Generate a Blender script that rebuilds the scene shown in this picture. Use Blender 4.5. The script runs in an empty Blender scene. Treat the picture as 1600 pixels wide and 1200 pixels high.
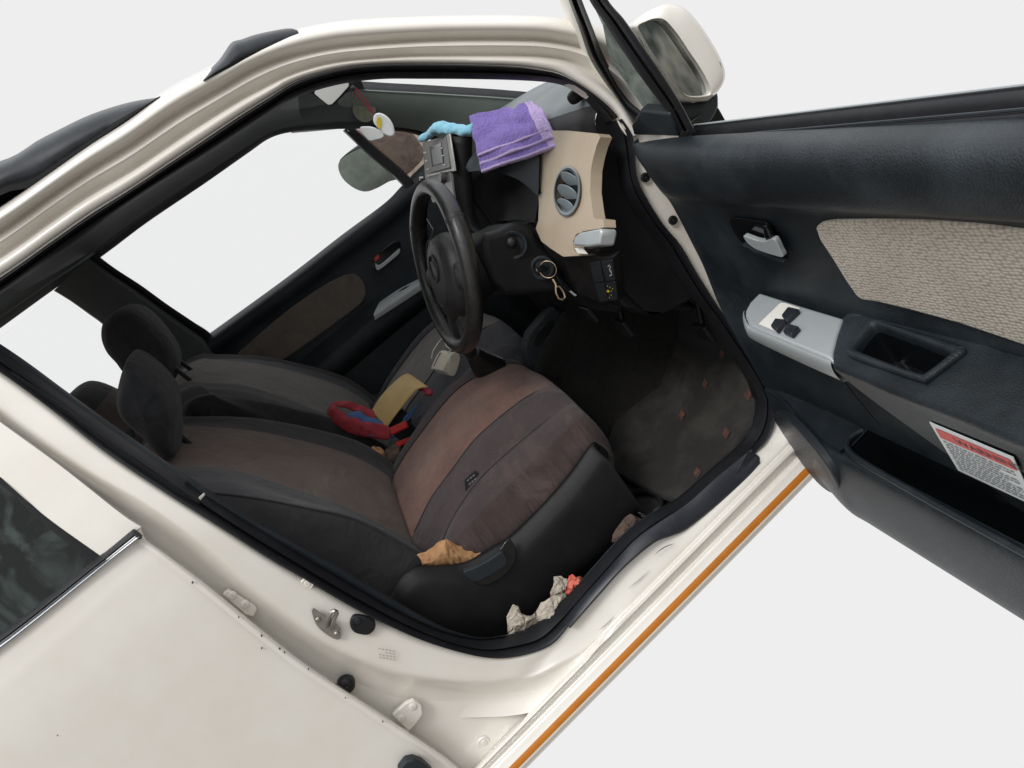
import bpy, bmesh, math, random
import numpy as np
from mathutils import Vector, Matrix, noise
random.seed(7)
# ------------------------------------------------------------------ camera solve (car axes: x forward, y across to the left, z up, metres)
CAM = np.array([0.3848, -1.3105, 1.2898])
RC = np.array([[0.7472920779664769, -0.28903303776577205, -0.5983430899476304],
               [-0.6580684606407514, -0.19696686771112182, -0.7267392614495878],
               [0.09219789215649221, 0.9368372089655013, -0.337395306099155]])
FPX = 1265.2562
TH = 1.5074041230375634                       # how far the front door is swung open
HG = np.array([1.0, .031])                    # its hinge
DU = np.array([-math.cos(TH), -math.sin(TH)]) # along the open door
DN = np.array([-math.sin(TH), math.cos(TH)])  # towards the trimmed face
def ray(p): return RC.T @ np.array([(p[0]-800)/FPX, (p[1]-600)/FPX, 1.0])
def onP(p, n, c):
    d = ray(p); n = np.array(n, float)
    return CAM + d*((c-CAM@n)/(d@n))
def onX(p, x): return onP(p, (1,0,0), x)
def onY(p, y): return onP(p, (0,1,0), y)
def onZ(p, z): return onP(p, (0,0,1), z)
def Yb(z): return .33*.06*math.log1p(math.exp(min((z-1.02)/.06, 40)))   # tumblehome of the body side
def onB(p, d=0.):
    r = ray(p); a, b = .2, 6.
    for _ in range(46):
        m = (a+b)/2; X = CAM+r*m
        if X[1]-Yb(X[2])-d < 0: a = m
        else: b = m
    return CAM+r*a
def onD(p, w): return onP(p, (DN[0],DN[1],0), DN@HG+w)
def onU(p, u): return onP(p, (DU[0],DU[1],0), DU@HG+u)
def dr(u, w, z):
    q = HG+u*DU+w*DN
    return np.array([q[0], q[1], z])
def uwz(X):
    q = X[:2]-HG
    return np.array([q@DU, q@DN, X[2]])
def onDash(p, off=0.): return onP(p, (-.751,0,.660), -.0055+off)
# ------------------------------------------------------------------ small geometry toolkit
C = bpy.context.scene.collection
def catmull(P, n):
    P = [np.array(p, float) for p in P]
    if len(P) == 2: return [P[0]+(P[1]-P[0])*t for t in np.linspace(0,1,n)]
    Q = [2*P[0]-P[1]]+P+[2*P[-1]-P[-2]]; out = []; m = len(P)-1
    for t in np.linspace(0, m, n):
        i = min(int(t), m-1); f = t-i
        a,b,c,d = Q[i],Q[i+1],Q[i+2],Q[i+3]
        out.append(.5*(2*b+(c-a)*f+(2*a-5*b+4*c-d)*f*f+(3*b-3*c+d-a)*f**3))
    return out
def resample(P, n):
    D = catmull(P, max(200, 8*len(P)))
    L = np.cumsum([0]+[np.linalg.norm(D[i+1]-D[i]) for i in range(len(D)-1)])
    A = np.array(D); t = np.linspace(0, L[-1], n)
    return [np.array([np.interp(x, L, A[:,k]) for k in range(3)]) for x in t]
def link(name, me, mats, parent=None, smooth=True, ang=40):
    if not isinstance(mats, (list,tuple)): mats = [mats]
    for m in mats: me.materials.append(m)
    o = bpy.data.objects.new(name, me); C.objects.link(o)
    if parent is not None: o.parent = parent
    if smooth:
        for p in me.polygons: p.use_smooth = True
        me.set_sharp_from_angle(angle=math.radians(ang))
    return o
def mesh(name, V, Fc, mats, parent=None, smooth=True, ang=40, idx=None, sub=0, bevel=0, solid=0, weld=0, fixn=True):
    me = bpy.data.meshes.new(name)
    me.from_pydata([tuple(map(float,v)) for v in V], [], Fc)
    if idx:
        for p,i in zip(me.polygons, idx): p.material_index = i
    if fixn or weld:
        bm = bmesh.new(); bm.from_mesh(me)
        if weld: bmesh.ops.remove_doubles(bm, verts=bm.verts, dist=weld)
        if fixn: bmesh.ops.recalc_face_normals(bm, faces=bm.faces)
        bm.to_mesh(me); bm.free()
    o = link(name, me, mats, parent, smooth, ang)
    if solid:
        m = o.modifiers.new('s','SOLIDIFY'); m.thickness = abs(solid); m.offset = -1 if solid > 0 else 1
    if bevel:
        m = o.modifiers.new('b','BEVEL'); m.width = bevel; m.segments = 3; m.limit_method = 'ANGLE'; m.angle_limit = math.radians(35)
    if sub:
        m = o.modifiers.new('u','SUBSURF'); m.levels = sub; m.render_levels = sub
    return o
def rows_mesh(rows, mi=None, closeu=False, closev=False):
    n = len(rows[0]); V = [p for r in rows for p in r]; Fc = []; idx = []
    R = len(rows)
    for i in range(R if closev else R-1):
        for j in range(n if closeu else n-1):
            a = i*n+j; b = i*n+(j+1)%n; c = ((i+1)%R)*n+(j+1)%n; d = ((i+1)%R)*n+j
            Fc.append((a,b,c,d)); idx.append(mi[i] if mi else 0)
    return V, Fc, idx
def loft(name, lines, mats, parent=None, n=60, mi=None, cross=1, arc=False, closev=False, **k):
    """surface through a list of lines; cross > 1 smooths across the lines too"""
    if arc: rows = [resample(l, n) for l in lines]
    else: rows = [catmull(l, n) for l in lines]
    if cross > 1:
        m = (len(rows)-1)*cross+1
        cols = [catmull([r[j] for r in rows], m) for j in range(n)]
        rows = [[cols[j][i] for j in range(n)] for i in range(m)]
        if mi: mi = [x for x in mi for _ in range(cross)]
    V,Fc,idx = rows_mesh(rows, mi, closev=closev)
    return mesh(name, V, Fc, mats, parent, idx=idx, **k)
def tube_vf(P, r, seg=10, closed=False, flat=None):
    P = [Vector(p) for p in P]; n = len(P); rows = []
    up = Vector((0,0,1)); prev = None
    for i in range(n):
        t = (P[(i+1)%n]-P[i-1]) if closed else (P[min(i+1,n-1)]-P[max(i-1,0)])
        t.normalize()
        if prev is None:
            a = t.cross(up)
            if a.length < .1: a = t.cross(Vector((1,0,0)))
        else: a = prev-t*prev.dot(t)
        a.normalize(); prev = a; b = t.cross(a)
        rr = r[i] if isinstance(r,(list,tuple)) else r
        rows.append([np.array(P[i]+a*math.cos(x)*rr+b*math.sin(x)*rr*(flat or 1)) for x in np.linspace(0,2*math.pi,seg,endpoint=False)])
    V,Fc,_ = rows_mesh(rows, closeu=True, closev=closed)
    if not closed:
        Fc.append(tuple(range(seg))); Fc.append(tuple((n-1)*seg+j for j in range(seg)))
    return V, Fc
def tube(name, P, r, mat, parent=None, seg=10, closed=False, flat=None, **k):
    V,Fc = tube_vf(P, r, seg, closed, flat)
    return mesh(name, V, Fc, mat, parent, **k)
def slab(name, outline, vec, mat, parent=None, bevel=.003, **k):
    """closed outline of 3-D points pushed along vec"""
    n = len(outline); v = np.array(vec, float)
    V = list(outline)+[p+v for p in outline]
    Fc = [tuple(range(n)), tuple(range(2*n-1,n-1,-1))]+[(i,(i+1)%n,n+(i+1)%n,n+i) for i in range(n)]
    return mesh(name, V, Fc, mat, parent, bevel=bevel, **k)
def smoothloop(pts, n=40):
    P = [np.array(p,float) for p in pts]; m = len(P); out = []
    for t in np.linspace(0, m, n, endpoint=False):
        i = int(t); f = t-i
        a,b,c,d = P[i-1],P[i%m],P[(i+1)%m],P[(i+2)%m]
        out.append(.5*(2*b+(c-a)*f+(2*a-5*b+4*c-d)*f*f+(3*b-3*c+d-a)*f**3))
    return out
def holed(outer, holes):
    """flat face with holes -> V, F"""
    bm = bmesh.new(); es = []
    for L in [outer]+holes:
        vs = [bm.verts.new(tuple(map(float,p))) for p in L]
        es += [bm.edges.new((vs[i],vs[(i+1)%len(vs)])) for i in range(len(vs))]
    bmesh.ops.triangle_fill(bm, use_beauty=True, use_dissolve=False, edges=es)
    bm.verts.index_update()
    V = [np.array(v.co) for v in bm.verts]; Fc = [tuple(v.index for v in f.verts) for f in bm.faces]
    bm.free(); return V, Fc
def superbox(c, h, axes=None, e=.5, nu=28, nv=18, taper=None):
    """rounded cushion-like solid; e: 1 ellipsoid .. .2 box"""
    A = np.eye(3) if axes is None else np.array(axes); V = []; Fc = []
    s = lambda x: math.copysign(abs(x)**e, x)
    for i in range(nv+1):
        ph = -math.pi/2+math.pi*i/nv
        for j in range(nu):
            th = 2*math.pi*j/nu
            q = np.array([s(math.cos(ph))*s(math.cos(th)), s(math.cos(ph))*s(math.sin(th)), s(math.sin(ph))])
            if taper: q = taper(q)
            V.append(np.array(c)+A.T@(q*np.array(h)))
    for i in range(nv):
        for j in range(nu):
            Fc.append((i*nu+j, i*nu+(j+1)%nu, (i+1)*nu+(j+1)%nu, (i+1)*nu+j))
    return V, Fc
def joinvf(*L):
    V=[];Fc=[]
    for v,f in L:
        o=len(V);V+=list(v);Fc+=[tuple(i+o for i in g) for g in f]
    return V,Fc
def boxvf(a, b):
    (x0,y0,z0),(x1,y1,z1) = a,b
    V=[np.array(p) for p in [(x0,y0,z0),(x1,y0,z0),(x1,y1,z0),(x0,y1,z0),(x0,y0,z1),(x1,y0,z1),(x1,y1,z1),(x0,y1,z1)]]
    return V,[(0,3,2,1),(4,5,6,7),(0,1,5,4),(1,2,6,5),(2,3,7,6),(3,0,4,7)]
def thing(name, label, cat, loc, group=None):
    o = bpy.data.objects.new(name, None); C.objects.link(o); o.location = tuple(map(float,loc)); o.empty_display_size = .05
    o['label'] = label; o['category'] = cat
    if group: o['group'] = group
    return o
def adopt(root):
    """children were modelled in world space: keep them there under a root that stands elsewhere"""
    bpy.context.view_layer.update()
    for ch in root.children:
        ch.matrix_parent_inverse = root.matrix_world.inverted()
def tag(o, label, cat, group=None):
    o['label'] = label; o['category'] = cat
    if group: o['group'] = group
    return o
# ------------------------------------------------------------------ materials
def mat(name, col, rough=.5, metal=0., spec=.5, coat=0., noise_amt=0., noise_scale=30., col2=None, bump=0., bump_scale=300., sheen=0., stretch=None, detail=6., lo=.4, hi=.65, coatr=.05):
    m = bpy.data.materials.new(name); m.use_nodes = True
    nt = m.node_tree; b = nt.nodes['Principled BSDF']; N = nt.nodes.new; K = nt.links.new
    b.inputs['Base Color'].default_value = (*col,1); b.inputs['Roughness'].default_value = rough
    b.inputs['Metallic'].default_value = metal; b.inputs['Specular IOR Level'].default_value = spec
    b.inputs['Coat Weight'].default_value = coat; b.inputs['Coat Roughness'].default_value = coatr
    if sheen:
        b.inputs['Sheen Weight'].default_value = sheen; b.inputs['Sheen Roughness'].default_value = .5
    tc = N('ShaderNodeTexCoord'); mp = N('ShaderNodeMapping'); K(tc.outputs['Object'], mp.inputs['Vector'])
    if stretch: mp.inputs['Scale'].default_value = stretch
    if col2 is not None:
        n = N('ShaderNodeTexNoise'); n.inputs['Scale'].default_value = noise_scale; n.inputs['Detail'].default_value = detail
        n.inputs['Roughness'].default_value = .65
        K(mp.outputs[0], n.inputs['Vector'])
        r = N('ShaderNodeMapRange'); r.inputs['From Min'].default_value = lo; r.inputs['From Max'].default_value = hi
        r.inputs['To Max'].default_value = noise_amt
        K(n.outputs['Fac'], r.inputs['Value'])
        x = N('ShaderNodeMix'); x.data_type = 'RGBA'; x.inputs['A'].default_value = (*col,1); x.inputs['B'].default_value = (*col2,1)
        K(r.outputs[0], x.inputs['Factor']); K(x.outputs['Result'], b.inputs['Base Color'])
        m['mixnode'] = x.name
    if bump:
        n2 = N('ShaderNodeTexNoise'); n2.inputs['Scale'].default_value = bump_scale; n2.inputs['Detail'].default_value = 3
        K(mp.outputs[0], n2.inputs['Vector'])
        bp = N('ShaderNodeBump'); bp.inputs['Strength'].default_value = bump; bp.inputs['Distance'].default_value = .002
        K(n2.outputs['Fac'], bp.inputs['Height']); K(bp.outputs[0], b.inputs['Normal'])
    return m
paint = mat('cream_paint', (.715,.685,.63), .24, coat=.8, col2=(.65,.605,.535), noise_amt=.55, noise_scale=6, bump=.02, bump_scale=60)
trim = mat('black_trim_plastic', (.017,.021,.025), .44, spec=.25, col2=(.055,.062,.068), noise_amt=.35, noise_scale=9, bump=.35, bump_scale=900, lo=.45, hi=.75)
trimdark = mat('dark_trim_plastic', (.0075,.0075,.008), .5, spec=.22, col2=(.018,.018,.0185), noise_amt=.4, noise_scale=12, bump=.25, bump_scale=700)
doortrim = mat('door_trim_plastic', (.010,.0135,.0165), .37, spec=.30, col2=(.07,.085,.098), noise_amt=.42, noise_scale=6, bump=.55, bump_scale=420, lo=.46, hi=.8, detail=10)
rubber = mat('black_rubber', (.010,.0105,.0125), .46, spec=.3, bump=.1, bump_scale=300, col2=(.05,.05,.05), noise_amt=.25, noise_scale=25, lo=.5, hi=.8)
carpet = mat('black_carpet', (.006,.0055,.005), .95, col2=(.016,.013,.010), noise_amt=.7, noise_scale=60, bump=1., bump_scale=900, sheen=.05)
scuff = mat('scuff_plastic', (.017,.019,.025), .36, spec=.35, col2=(.07,.075,.085), noise_amt=.35, noise_scale=30, lo=.5, hi=.8)
grey_trim = mat('grey_green_trim', (.165,.19,.17), .7, col2=(.19,.215,.19), noise_amt=.5, noise_scale=14, bump=.15, bump_scale=500)
dark_liner = mat('dark_liner', (.058,.068,.067), .75, col2=(.075,.085,.083), noise_amt=.5, noise_scale=14, bump=.2, bump_scale=500)
dashtop = mat('dash_top_plastic', (.075,.092,.098), .42, col2=(.13,.15,.15), noise_amt=.6, noise_scale=8, bump=.3, bump_scale=800)
beige = mat('beige_plastic', (.43,.352,.26), .42, col2=(.36,.285,.20), noise_amt=.5, noise_scale=9, bump=.15, bump_scale=900)
silver = mat('silver_plastic', (.42,.45,.46), .34, metal=.25, coat=.2, col2=(.36,.38,.38), noise_amt=.4, noise_scale=15)
chrome = mat('chrome', (.75,.76,.78), .12, metal=1.)
steel = mat('worn_steel', (.40,.39,.36), .38, metal=.85, col2=(.25,.24,.2), noise_amt=.6, noise_scale=40)
orange = mat('orange_tape', (.47,.155,.009), .45, col2=(.38,.12,.008), noise_amt=.6, noise_scale=25)
white = mat('white_plastic', (.72,.70,.64), .4)
paper = mat('news_paper', (.46,.41,.33), .8, col2=(.16,.14,.125), noise_amt=.75, noise_scale=60, bump=.3, bump_scale=60, stretch=(1,3,3))
redpaper = mat('red_paper', (.50,.07,.045), .6, col2=(.55,.25,.18), noise_amt=.7, noise_scale=40)
leather = mat('wheel_leather', (.009,.0088,.009), .27, spec=.35, coat=.25, coatr=.2, bump=.6, bump_scale=500, col2=(.03,.028,.026), noise_amt=.5, noise_scale=20)
gloss_black = mat('gloss_black', (.006,.007,.008), .12)
hubmat = mat('hub_plastic', (.013,.0125,.013), .42, spec=.35, col2=(.045,.042,.04), noise_amt=.4, noise_scale=15, bump=.3, bump_scale=800)
ventblue = mat('vent_plastic', (.33,.38,.41), .4)
ventring = mat('vent_ring_plastic', (.19,.215,.23), .35)
purple = mat('purple_terry', (.15,.09,.36), .95, col2=(.085,.05,.22), noise_amt=.8, noise_scale=120, bump=1., bump_scale=500, sheen=.3)
lilac = mat('lilac_hem', (.40,.30,.52), .95, col2=(.3,.22,.42), noise_amt=.6, noise_scale=100, bump=1., bump_scale=500, sheen=.2)
cyan = mat('blue_cloth', (.20,.46,.58), .95, col2=(.13,.33,.44), noise_amt=.7, noise_scale=100, bump=1., bump_scale=450, sheen=.3)
redcloth = mat('red_fabric', (.30,.022,.035), .8, col2=(.18,.014,.022), noise_amt=.7, noise_scale=50, bump=.5, bump_scale=300)
bluecloth = mat('blue_fabric', (.04,.10,.26), .7, col2=(.03,.06,.15), noise_amt=.7, noise_scale=50, bump=.5, bump_scale=300)
tan = mat('tan_card', (.42,.28,.105), .62, col2=(.50,.36,.14), noise_amt=.6, noise_scale=18)
foam = mat('tan_foam', (.40,.22,.10), .85, col2=(.25,.12,.05), noise_amt=.8, noise_scale=35, bump=.8, bump_scale=120)
redbtn = mat('red_button', (.50,.035,.03), .4)
brass = mat('warm_metal', (.55,.42,.30), .25, metal=.9)
brownrag = mat('brown_rag', (.10,.065,.05), .95, col2=(.05,.035,.03), noise_amt=.7, noise_scale=80, bump=.8, bump_scale=300)
screen = mat('grey_screen', (.13,.13,.14), .25)
stereo_m = mat('stereo_plastic', (.085,.08,.08), .35, col2=(.06,.055,.055), noise_amt=.4, noise_scale=30)
yellow = mat('yellow_mark', (.65,.5,.03), .5)
whitemark = mat('white_mark', (.55,.55,.55), .5)
redmark = mat('red_print', (.62,.05,.035), .45)
inkmark = mat('ink_print', (.16,.17,.18), .6)
stickerw = mat('sticker_white', (.70,.74,.75), .4)
blackpaint = mat('chip_dark', (.03,.028,.028), .6)
def fabric(name, c, c2, sc=14, amt=.75, wr=None, dust=(.16,.12,.10)):
    m = mat(name, c, .92, spec=.2, col2=c2, noise_amt=amt, noise_scale=sc, bump=.55, bump_scale=1100, sheen=.12, detail=9, lo=.38, hi=.68)
    nt = m.node_tree; N = nt.nodes.new; K = nt.links.new; b = nt.nodes['Principled BSDF']
    tc = N('ShaderNodeTexCoord')
    # rubbed, dusty smears
    n = N('ShaderNodeTexNoise'); n.inputs['Scale'].default_value = 5; n.inputs['Detail'].default_value = 10; n.inputs['Distortion'].default_value = .6; n.inputs['Roughness'].default_value = .7
    K(tc.outputs['Object'], n.inputs['Vector'])
    r = N('ShaderNodeMapRange'); r.inputs['From Min'].default_value = .52; r.inputs['From Max'].default_value = .75; r.inputs['To Max'].default_value = .75
    K(n.outputs['Fac'], r.inputs['Value'])
    x = N('ShaderNodeMix'); x.data_type = 'RGBA'; x.inputs['B'].default_value = (*dust,1)
    old = nt.nodes[m['mixnode']]; K(old.outputs['Result'], x.inputs['A']); K(r.outputs[0], x.inputs['Factor']); K(x.outputs['Result'], b.inputs['Base Color'])
    # soft creases
    bp = [q for q in nt.nodes if q.type == 'BUMP'][0]
    b2 = N('ShaderNodeBump'); b2.inputs['Strength'].default_value = .95 if wr else .55; b2.inputs['Distance'].default_value = .014
    n3 = N('ShaderNodeTexNoise'); n3.inputs['Scale'].default_value = 16; n3.inputs['Detail'].default_value = 3; n3.inputs['Distortion'].default_value = 1.
    if wr:
        mp = N('ShaderNodeMapping'); mp.inputs['Scale'].default_value = wr; K(tc.outputs['Object'], mp.inputs['Vector']); K(mp.outputs[0], n3.inputs['Vector'])
    else: K(tc.outputs['Object'], n3.inputs['Vector'])
    K(n3.outputs['Fac'], b2.inputs['Height']); K(bp.outputs[0], b2.inputs['Normal']); K(b2.outputs[0], b.inputs['Normal'])
    return m
fab_brown = fabric('brown_velour', (.150,.080,.062), (.078,.047,.039))
fab_plum = fabric('plum_cloth', (.060,.045,.045), (.040,.031,.032))
fab_side = fabric('side_cloth', (.056,.038,.036), (.034,.024,.023), wr=(3.0,.5,.7))
fab_back = fabric('brown_back_velour', (.118,.084,.072), (.08,.06,.052), dust=(.14,.115,.10))
fab_dark = fabric('charcoal_cloth', (.030,.028,.030), (.020,.019,.02), dust=(.05,.047,.045))
fab_head = fabric('headrest_cloth', (.017,.018,.021), (.010,.011,.013), dust=(.03,.03,.032))
fab_grey = fabric('grey_velour', (.13,.118,.108), (.095,.088,.08), dust=(.21,.19,.17))
fab_greydark = fabric('dark_grey_cloth', (.060,.059,.064), (.044,.044,.048), dust=(.10,.095,.095))
fab_insert = fabric('dark_brown_insert', (.15,.125,.105), (.11,.09,.08), dust=(.05,.04,.034))
def glass(name, tint=(.9,.95,.93), ior=1.45, const=None, mottle=None, mottle_amt=.0, tr=1., sc=25, dist=1., lo=.35, hi=.65):
    m = bpy.data.materials.new(name); m.use_nodes = True; nt = m.node_tree; N = nt.nodes.new; K = nt.links.new
    nt.nodes.remove(nt.nodes['Principled BSDF']); out = nt.nodes['Material Output']
    t = N('ShaderNodeBsdfTransparent'); t.inputs[0].default_value = (*[c*tr for c in tint],1)
    g = N('ShaderNodeBsdfGlossy'); g.inputs['Roughness'].default_value = .02
    f = N('ShaderNodeFresnel'); f.inputs['IOR'].default_value = ior
    mx = N('ShaderNodeMixShader'); (K(f.outputs[0], mx.inputs[0]) if const is None else setattr(mx.inputs[0],'default_value',const)); K(t.outputs[0], mx.inputs[1]); K(g.outputs[0], mx.inputs[2])
    last = mx
    if mottle:
        d = N('ShaderNodeBsdfDiffuse'); d.inputs[0].default_value = (*mottle,1)
        n = N('ShaderNodeTexNoise'); n.inputs['Scale'].default_value = sc; n.inputs['Detail'].default_value = 8; n.inputs['Distortion'].default_value = dist
        tc = N('ShaderNodeTexCoord'); K(tc.outputs['Object'], n.inputs['Vector'])
        r = N('ShaderNodeMapRange'); r.inputs['From Min'].default_value = lo; r.inputs['From Max'].default_value = hi; r.inputs['To Min'].default_value = mottle_amt*(.6 if lo < .4 else .12); r.inputs['To Max'].default_value = min(1,mottle_amt*1.3)
        K(n.outputs['Fac'], r.inputs['Value'])
        m2 = N('ShaderNodeMixShader'); K(r.outputs[0], m2.inputs[0]); K(mx.outputs[0], m2.inputs[1]); K(d.outputs[0], m2.inputs[2]); last = m2
    K(last.outputs[0], out.inputs['Surface'])
    return m
clear_glass = glass('clear_glass', (.99,.995,.993), ior=1.12)
screen_glass = glass('windscreen_glass', (.995,.998,.997), const=.02)
tint_glass = glass('dark_tinted_glass', (.05,.07,.065), mottle=(.17,.215,.20), mottle_amt=.32, sc=7, dist=3.5, lo=.45, hi=.8)  # pale mottle in the colour stands in for street reflections
quarter_glass = glass('quarter_glass', (.62,.70,.66), mottle=(.42,.47,.43), mottle_amt=.5)
brown_glass = glass('mottled_brown_glass', (.85,.78,.72), mottle=(.42,.31,.26), mottle_amt=.45)
mirror_scene_tint = mat('mirror_scene_tint', (.10,.125,.12), .05, metal=1., col2=(.62,.66,.64), noise_amt=.85, noise_scale=22, detail=3, stretch=(1,1,.3), lo=.48, hi=.68)  # reflected surroundings painted in as a dark tint with pale streaks
mirror_m = mat('mirror_silvering', (.80,.84,.83), .02, metal=1.)
mirror_green_tint = mat('mirror_green_tint', (.25,.28,.25), .35, metal=0., col2=(.12,.14,.12), noise_amt=.8, noise_scale=14)  # reflected greenery put into the base colour
# ------------------------------------------------------------------ THE CAR
car = thing('car', 'cream white hatchback with its driver door wide open on brown cloth seats', 'car', (0.3,.7,0.0))
def B3(L, d=None): return [onB(p[:2], p[2] if d is None else d) for p in L]
# --- body side round the door opening
RS_in = [(-200,552),(-100,496),(0,437),(83,379),(140,339),(208,296),(292,240),(375,184),(421,155),(460,131),(500,117),(540,108),(580,103.5),(640,102),(720,103),(800,106),(840,111),(870,118),(905,138),(944,166),(960,184),(968,200),(980,216)]
RS_c2 = [(-200,512),(-100,458),(0,400),(83,341),(140,302),(206,264),(286,210),(365,160),(405,139),(445,119),(488,104),(532,95),(575,91),(640,87),(720,86),(805,86),(850,88),(890,95),(932,115),(968,146),(984,168),(995,188),(1006,206)]
RS_c1 = [(-200,477),(-100,421),(0,363),(83,305),(140,267),(204,228),(278,178),(350,137),(390,113),(430,96),(475,83),(522,74),(570,69),(640,64),(720,61),(810,61),(860,64),(915,76),(960,100),(1000,135),(1012,156),(1020,176),(1030,196)]
RS_out = [(-200,442),(-100,386),(0,325),(83,267),(140,227),(198,190),(268,140),(338,103),(374,84),(412,66),(458,48),(512,36),(564,30),(640,26),(720,24),(815,24),(875,28),(940,42),(990,72),(1030,110),(1040,132),(1046,152),(1056,174)]
def mixl(A, Bq, t): return [(a[0]+(b[0]-a[0])*t, a[1]+(b[1]-a[1])*t) for a,b in zip(A,Bq)]
rail_lines = [B3(mixl(RS_in,RS_c2,-.25), .085), B3(RS_in,.058), B3(mixl(RS_in,RS_c2,.08),.050), B3(mixl(RS_in,RS_c2,.18),.049), B3(mixl(RS_in,RS_c2,.24),.044), B3(mixl(RS_in,RS_c2,.62),.037), B3(mixl(RS_in,RS_c2,.9),.046), B3(RS_c2,.052), B3(mixl(RS_c2,RS_c1,.28),.040),
              B3(mixl(RS_c2,RS_c1,.6),.026), B3(mixl(RS_c2,RS_c1,.88),.034), B3(RS_c1,.042), B3(mixl(RS_c1,RS_out,.22),.022), B3(mixl(RS_c1,RS_out,.5),.006), B3(mixl(RS_c1,RS_out,.8),.008), B3(RS_out,.028)]
rail_lines = [[l[0]+np.array([-1.0,0,.0]), l[0]+np.array([-.35,0,.0])]+l for l in rail_lines]   # on past the picture, over the rear door
last = rail_lines[-1]
rail_lines += [[p+np.array([0,.03,.006]) for p in last], [p+np.array([0,.08,.014]) for p in last]]
loft('body_roof_side', rail_lines, paint, car, n=110, cross=3, ang=60)
roof_edge = catmull(rail_lines[-1], 40)
def inward(p, t):   # over to the far side of the roof
    q = p.copy(); q[1] = p[1]+(1.46-2*p[1])*t; q[2] = p[2]+.055*math.sin(math.pi*t)*(1 if p[2] > 1.4 else .4); return q
re2 = [p for p in roof_edge if p[0] < .60]
ext = [re2[0]+np.array([-1.3,0,-.02]), re2[0]+np.array([-.6,0,.0])]+re2
loft('roof', [[inward(p,t) for p in ext] for t in (0,.02,.15,.5,.85,.98,1)], paint, car, n=40, cross=3)
# far side rail of the roof
loft('body_far_rail', [resample(q,40) for q in [[np.array([p[0],1.49-p[1],p[2]+.07]) for p in l if p[0] < .56] for l in (rail_lines[1], rail_lines[7], rail_lines[11], rail_lines[15], rail_lines[17])]], paint, car, n=60)
# --- B pillar and rocker
R0 = [(-120,497),(0,577),(80,635),(167,704),(262,768),(349,823),(427,873),(475,901),(550,945),(610,975),(662,997),(719,1014),(760,1022),(794,1022),(831,1014),(861,1001),(880,981),(905,944),(943,901),(975,862),(1000,841),(1025,822),(1050,807),(1092,773),(1130,740),(1165,708),(1188,690),(1204,655),(1202,610)]
G1 = lambda x, o=0: (x+.72*o, 1061-(x-889)*1.012+.69*o)
XR = (925,965,1003,1035,1065,1095,1140,1185,1218,1240,1258,1275)
R2 = [(-150,545),(-30,622),(45,678),(130,735),(210,780),(280,827),(340,874),(385,914),(437,955),(500,998),(560,1030),(630,1055),(700,1065),(755,1069),(800,1066),(835,1057),(869,1040)]+[G1(x,-15) for x in XR]
R3 = [(-170,575),(-50,645),(30,702),(112,765),(190,812),(258,858),(315,904),(362,946),(420,992),(488,1030),(550,1058),(620,1084),(695,1091),(755,1091),(810,1088),(850,1079),(885,1056)]+[G1(x,-8) for x in XR]
nst = len(R0)
def dmix(a, b, i0, i1): return [a+(b-a)*min(1,max(0,(i-i0)/(i1-i0))) for i in range(nst)]
d0 = [.052]*nst; d2 = dmix(.040,.020,14,19); d3 = dmix(.066,.010,13,18)
withd = lambda L, d: [(x,y,e) for (x,y),e in zip(L,d)]
midA = mixl(R0,R2,.5); dA = [(a+b)/2-.006*(1 if i < 15 else 0) for i,(a,b) in enumerate(zip(d0,d2))]
q1 = mixl(R0,R2,.2); q3 = mixl(R0,R2,.85); q4 = mixl(R2,R3,.4)
rear = [(x-60,y+60) if i < 10 else (x-10*(i<17),y+30*(i<17)+6*(i>=17)) for i,(x,y) in enumerate(R3)]
loft('body_pillar', [B3(mixl(R0,R2,-.15),.085), B3(withd(R0,[d+.004 for d in d0])), B3(withd(q1,dmix(.043,.046,14,19))), B3(withd(midA,dA)), B3(withd(q3,[d-.003*(1 if i < 15 else -1.2) for i,d in enumerate(d2)])), B3(withd(R2,d2)), B3(withd(q4,[a*.55+b*.45+.004 for a,b in zip(d2,d3)])), B3(withd(R3,d3)), B3(withd(rear[:17]+[G1(x,-1) for x in XR], [.070]*13+[.06,.045,.03,.02]+[.006]*12))],
     paint, car, n=150, cross=3, ang=70)
# panel below the pillar, behind the rear door edge
xs = (560,620,695,755,810,850,885,925)
loft('body_lower_panel', [B3([(x,y+2) for x,y in ((470,1012),(550,1049),(620,1075),(695,1082),(755,1082),(810,1079),(850,1070),(885,1047),(926,1014))],.0675), B3([(540,1150),(590,1150),(650,1140),(700,1138),(760,1130),(800,1115),(840,1098),(885,1058),(927,1021)],.064), B3([(600,1360),(640,1318),(690,1268),(730,1226),(770,1183),(805,1148),(840,1110),(886,1062),(928,1022)],.050)],
     paint, car, n=60, cross=4)
xr = (560,640,720,800,880,960,1040,1120,1200,1280,1340)
GL = lambda o, d: B3([G1(x,o) for x in xr], d)
loft('body_rocker', [GL(-9,.052), GL(-7.5,.030), GL(-5,.015), GL(0,.007), GL(4,.010), GL(8,.015), GL(12,.012), GL(16,.006), GL(23,.002), GL(30.5,-.003)], paint, car, n=40, cross=2, ang=60)
loft('sill_stripe', [GL(30.5,-.0032), GL(36,-.0065), GL(42,-.008)], orange, car, n=40, cross=2)
loft('body_rocker_lip', [GL(42,-.0082), GL(45,-.0085), GL(48,-.006), [p+np.array([0,.005,-.006]) for p in GL(49,-.004)], [p+np.array([0,.06,-.012]) for p in GL(49,-.002)]], paint, car, n=40, cross=2)
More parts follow.
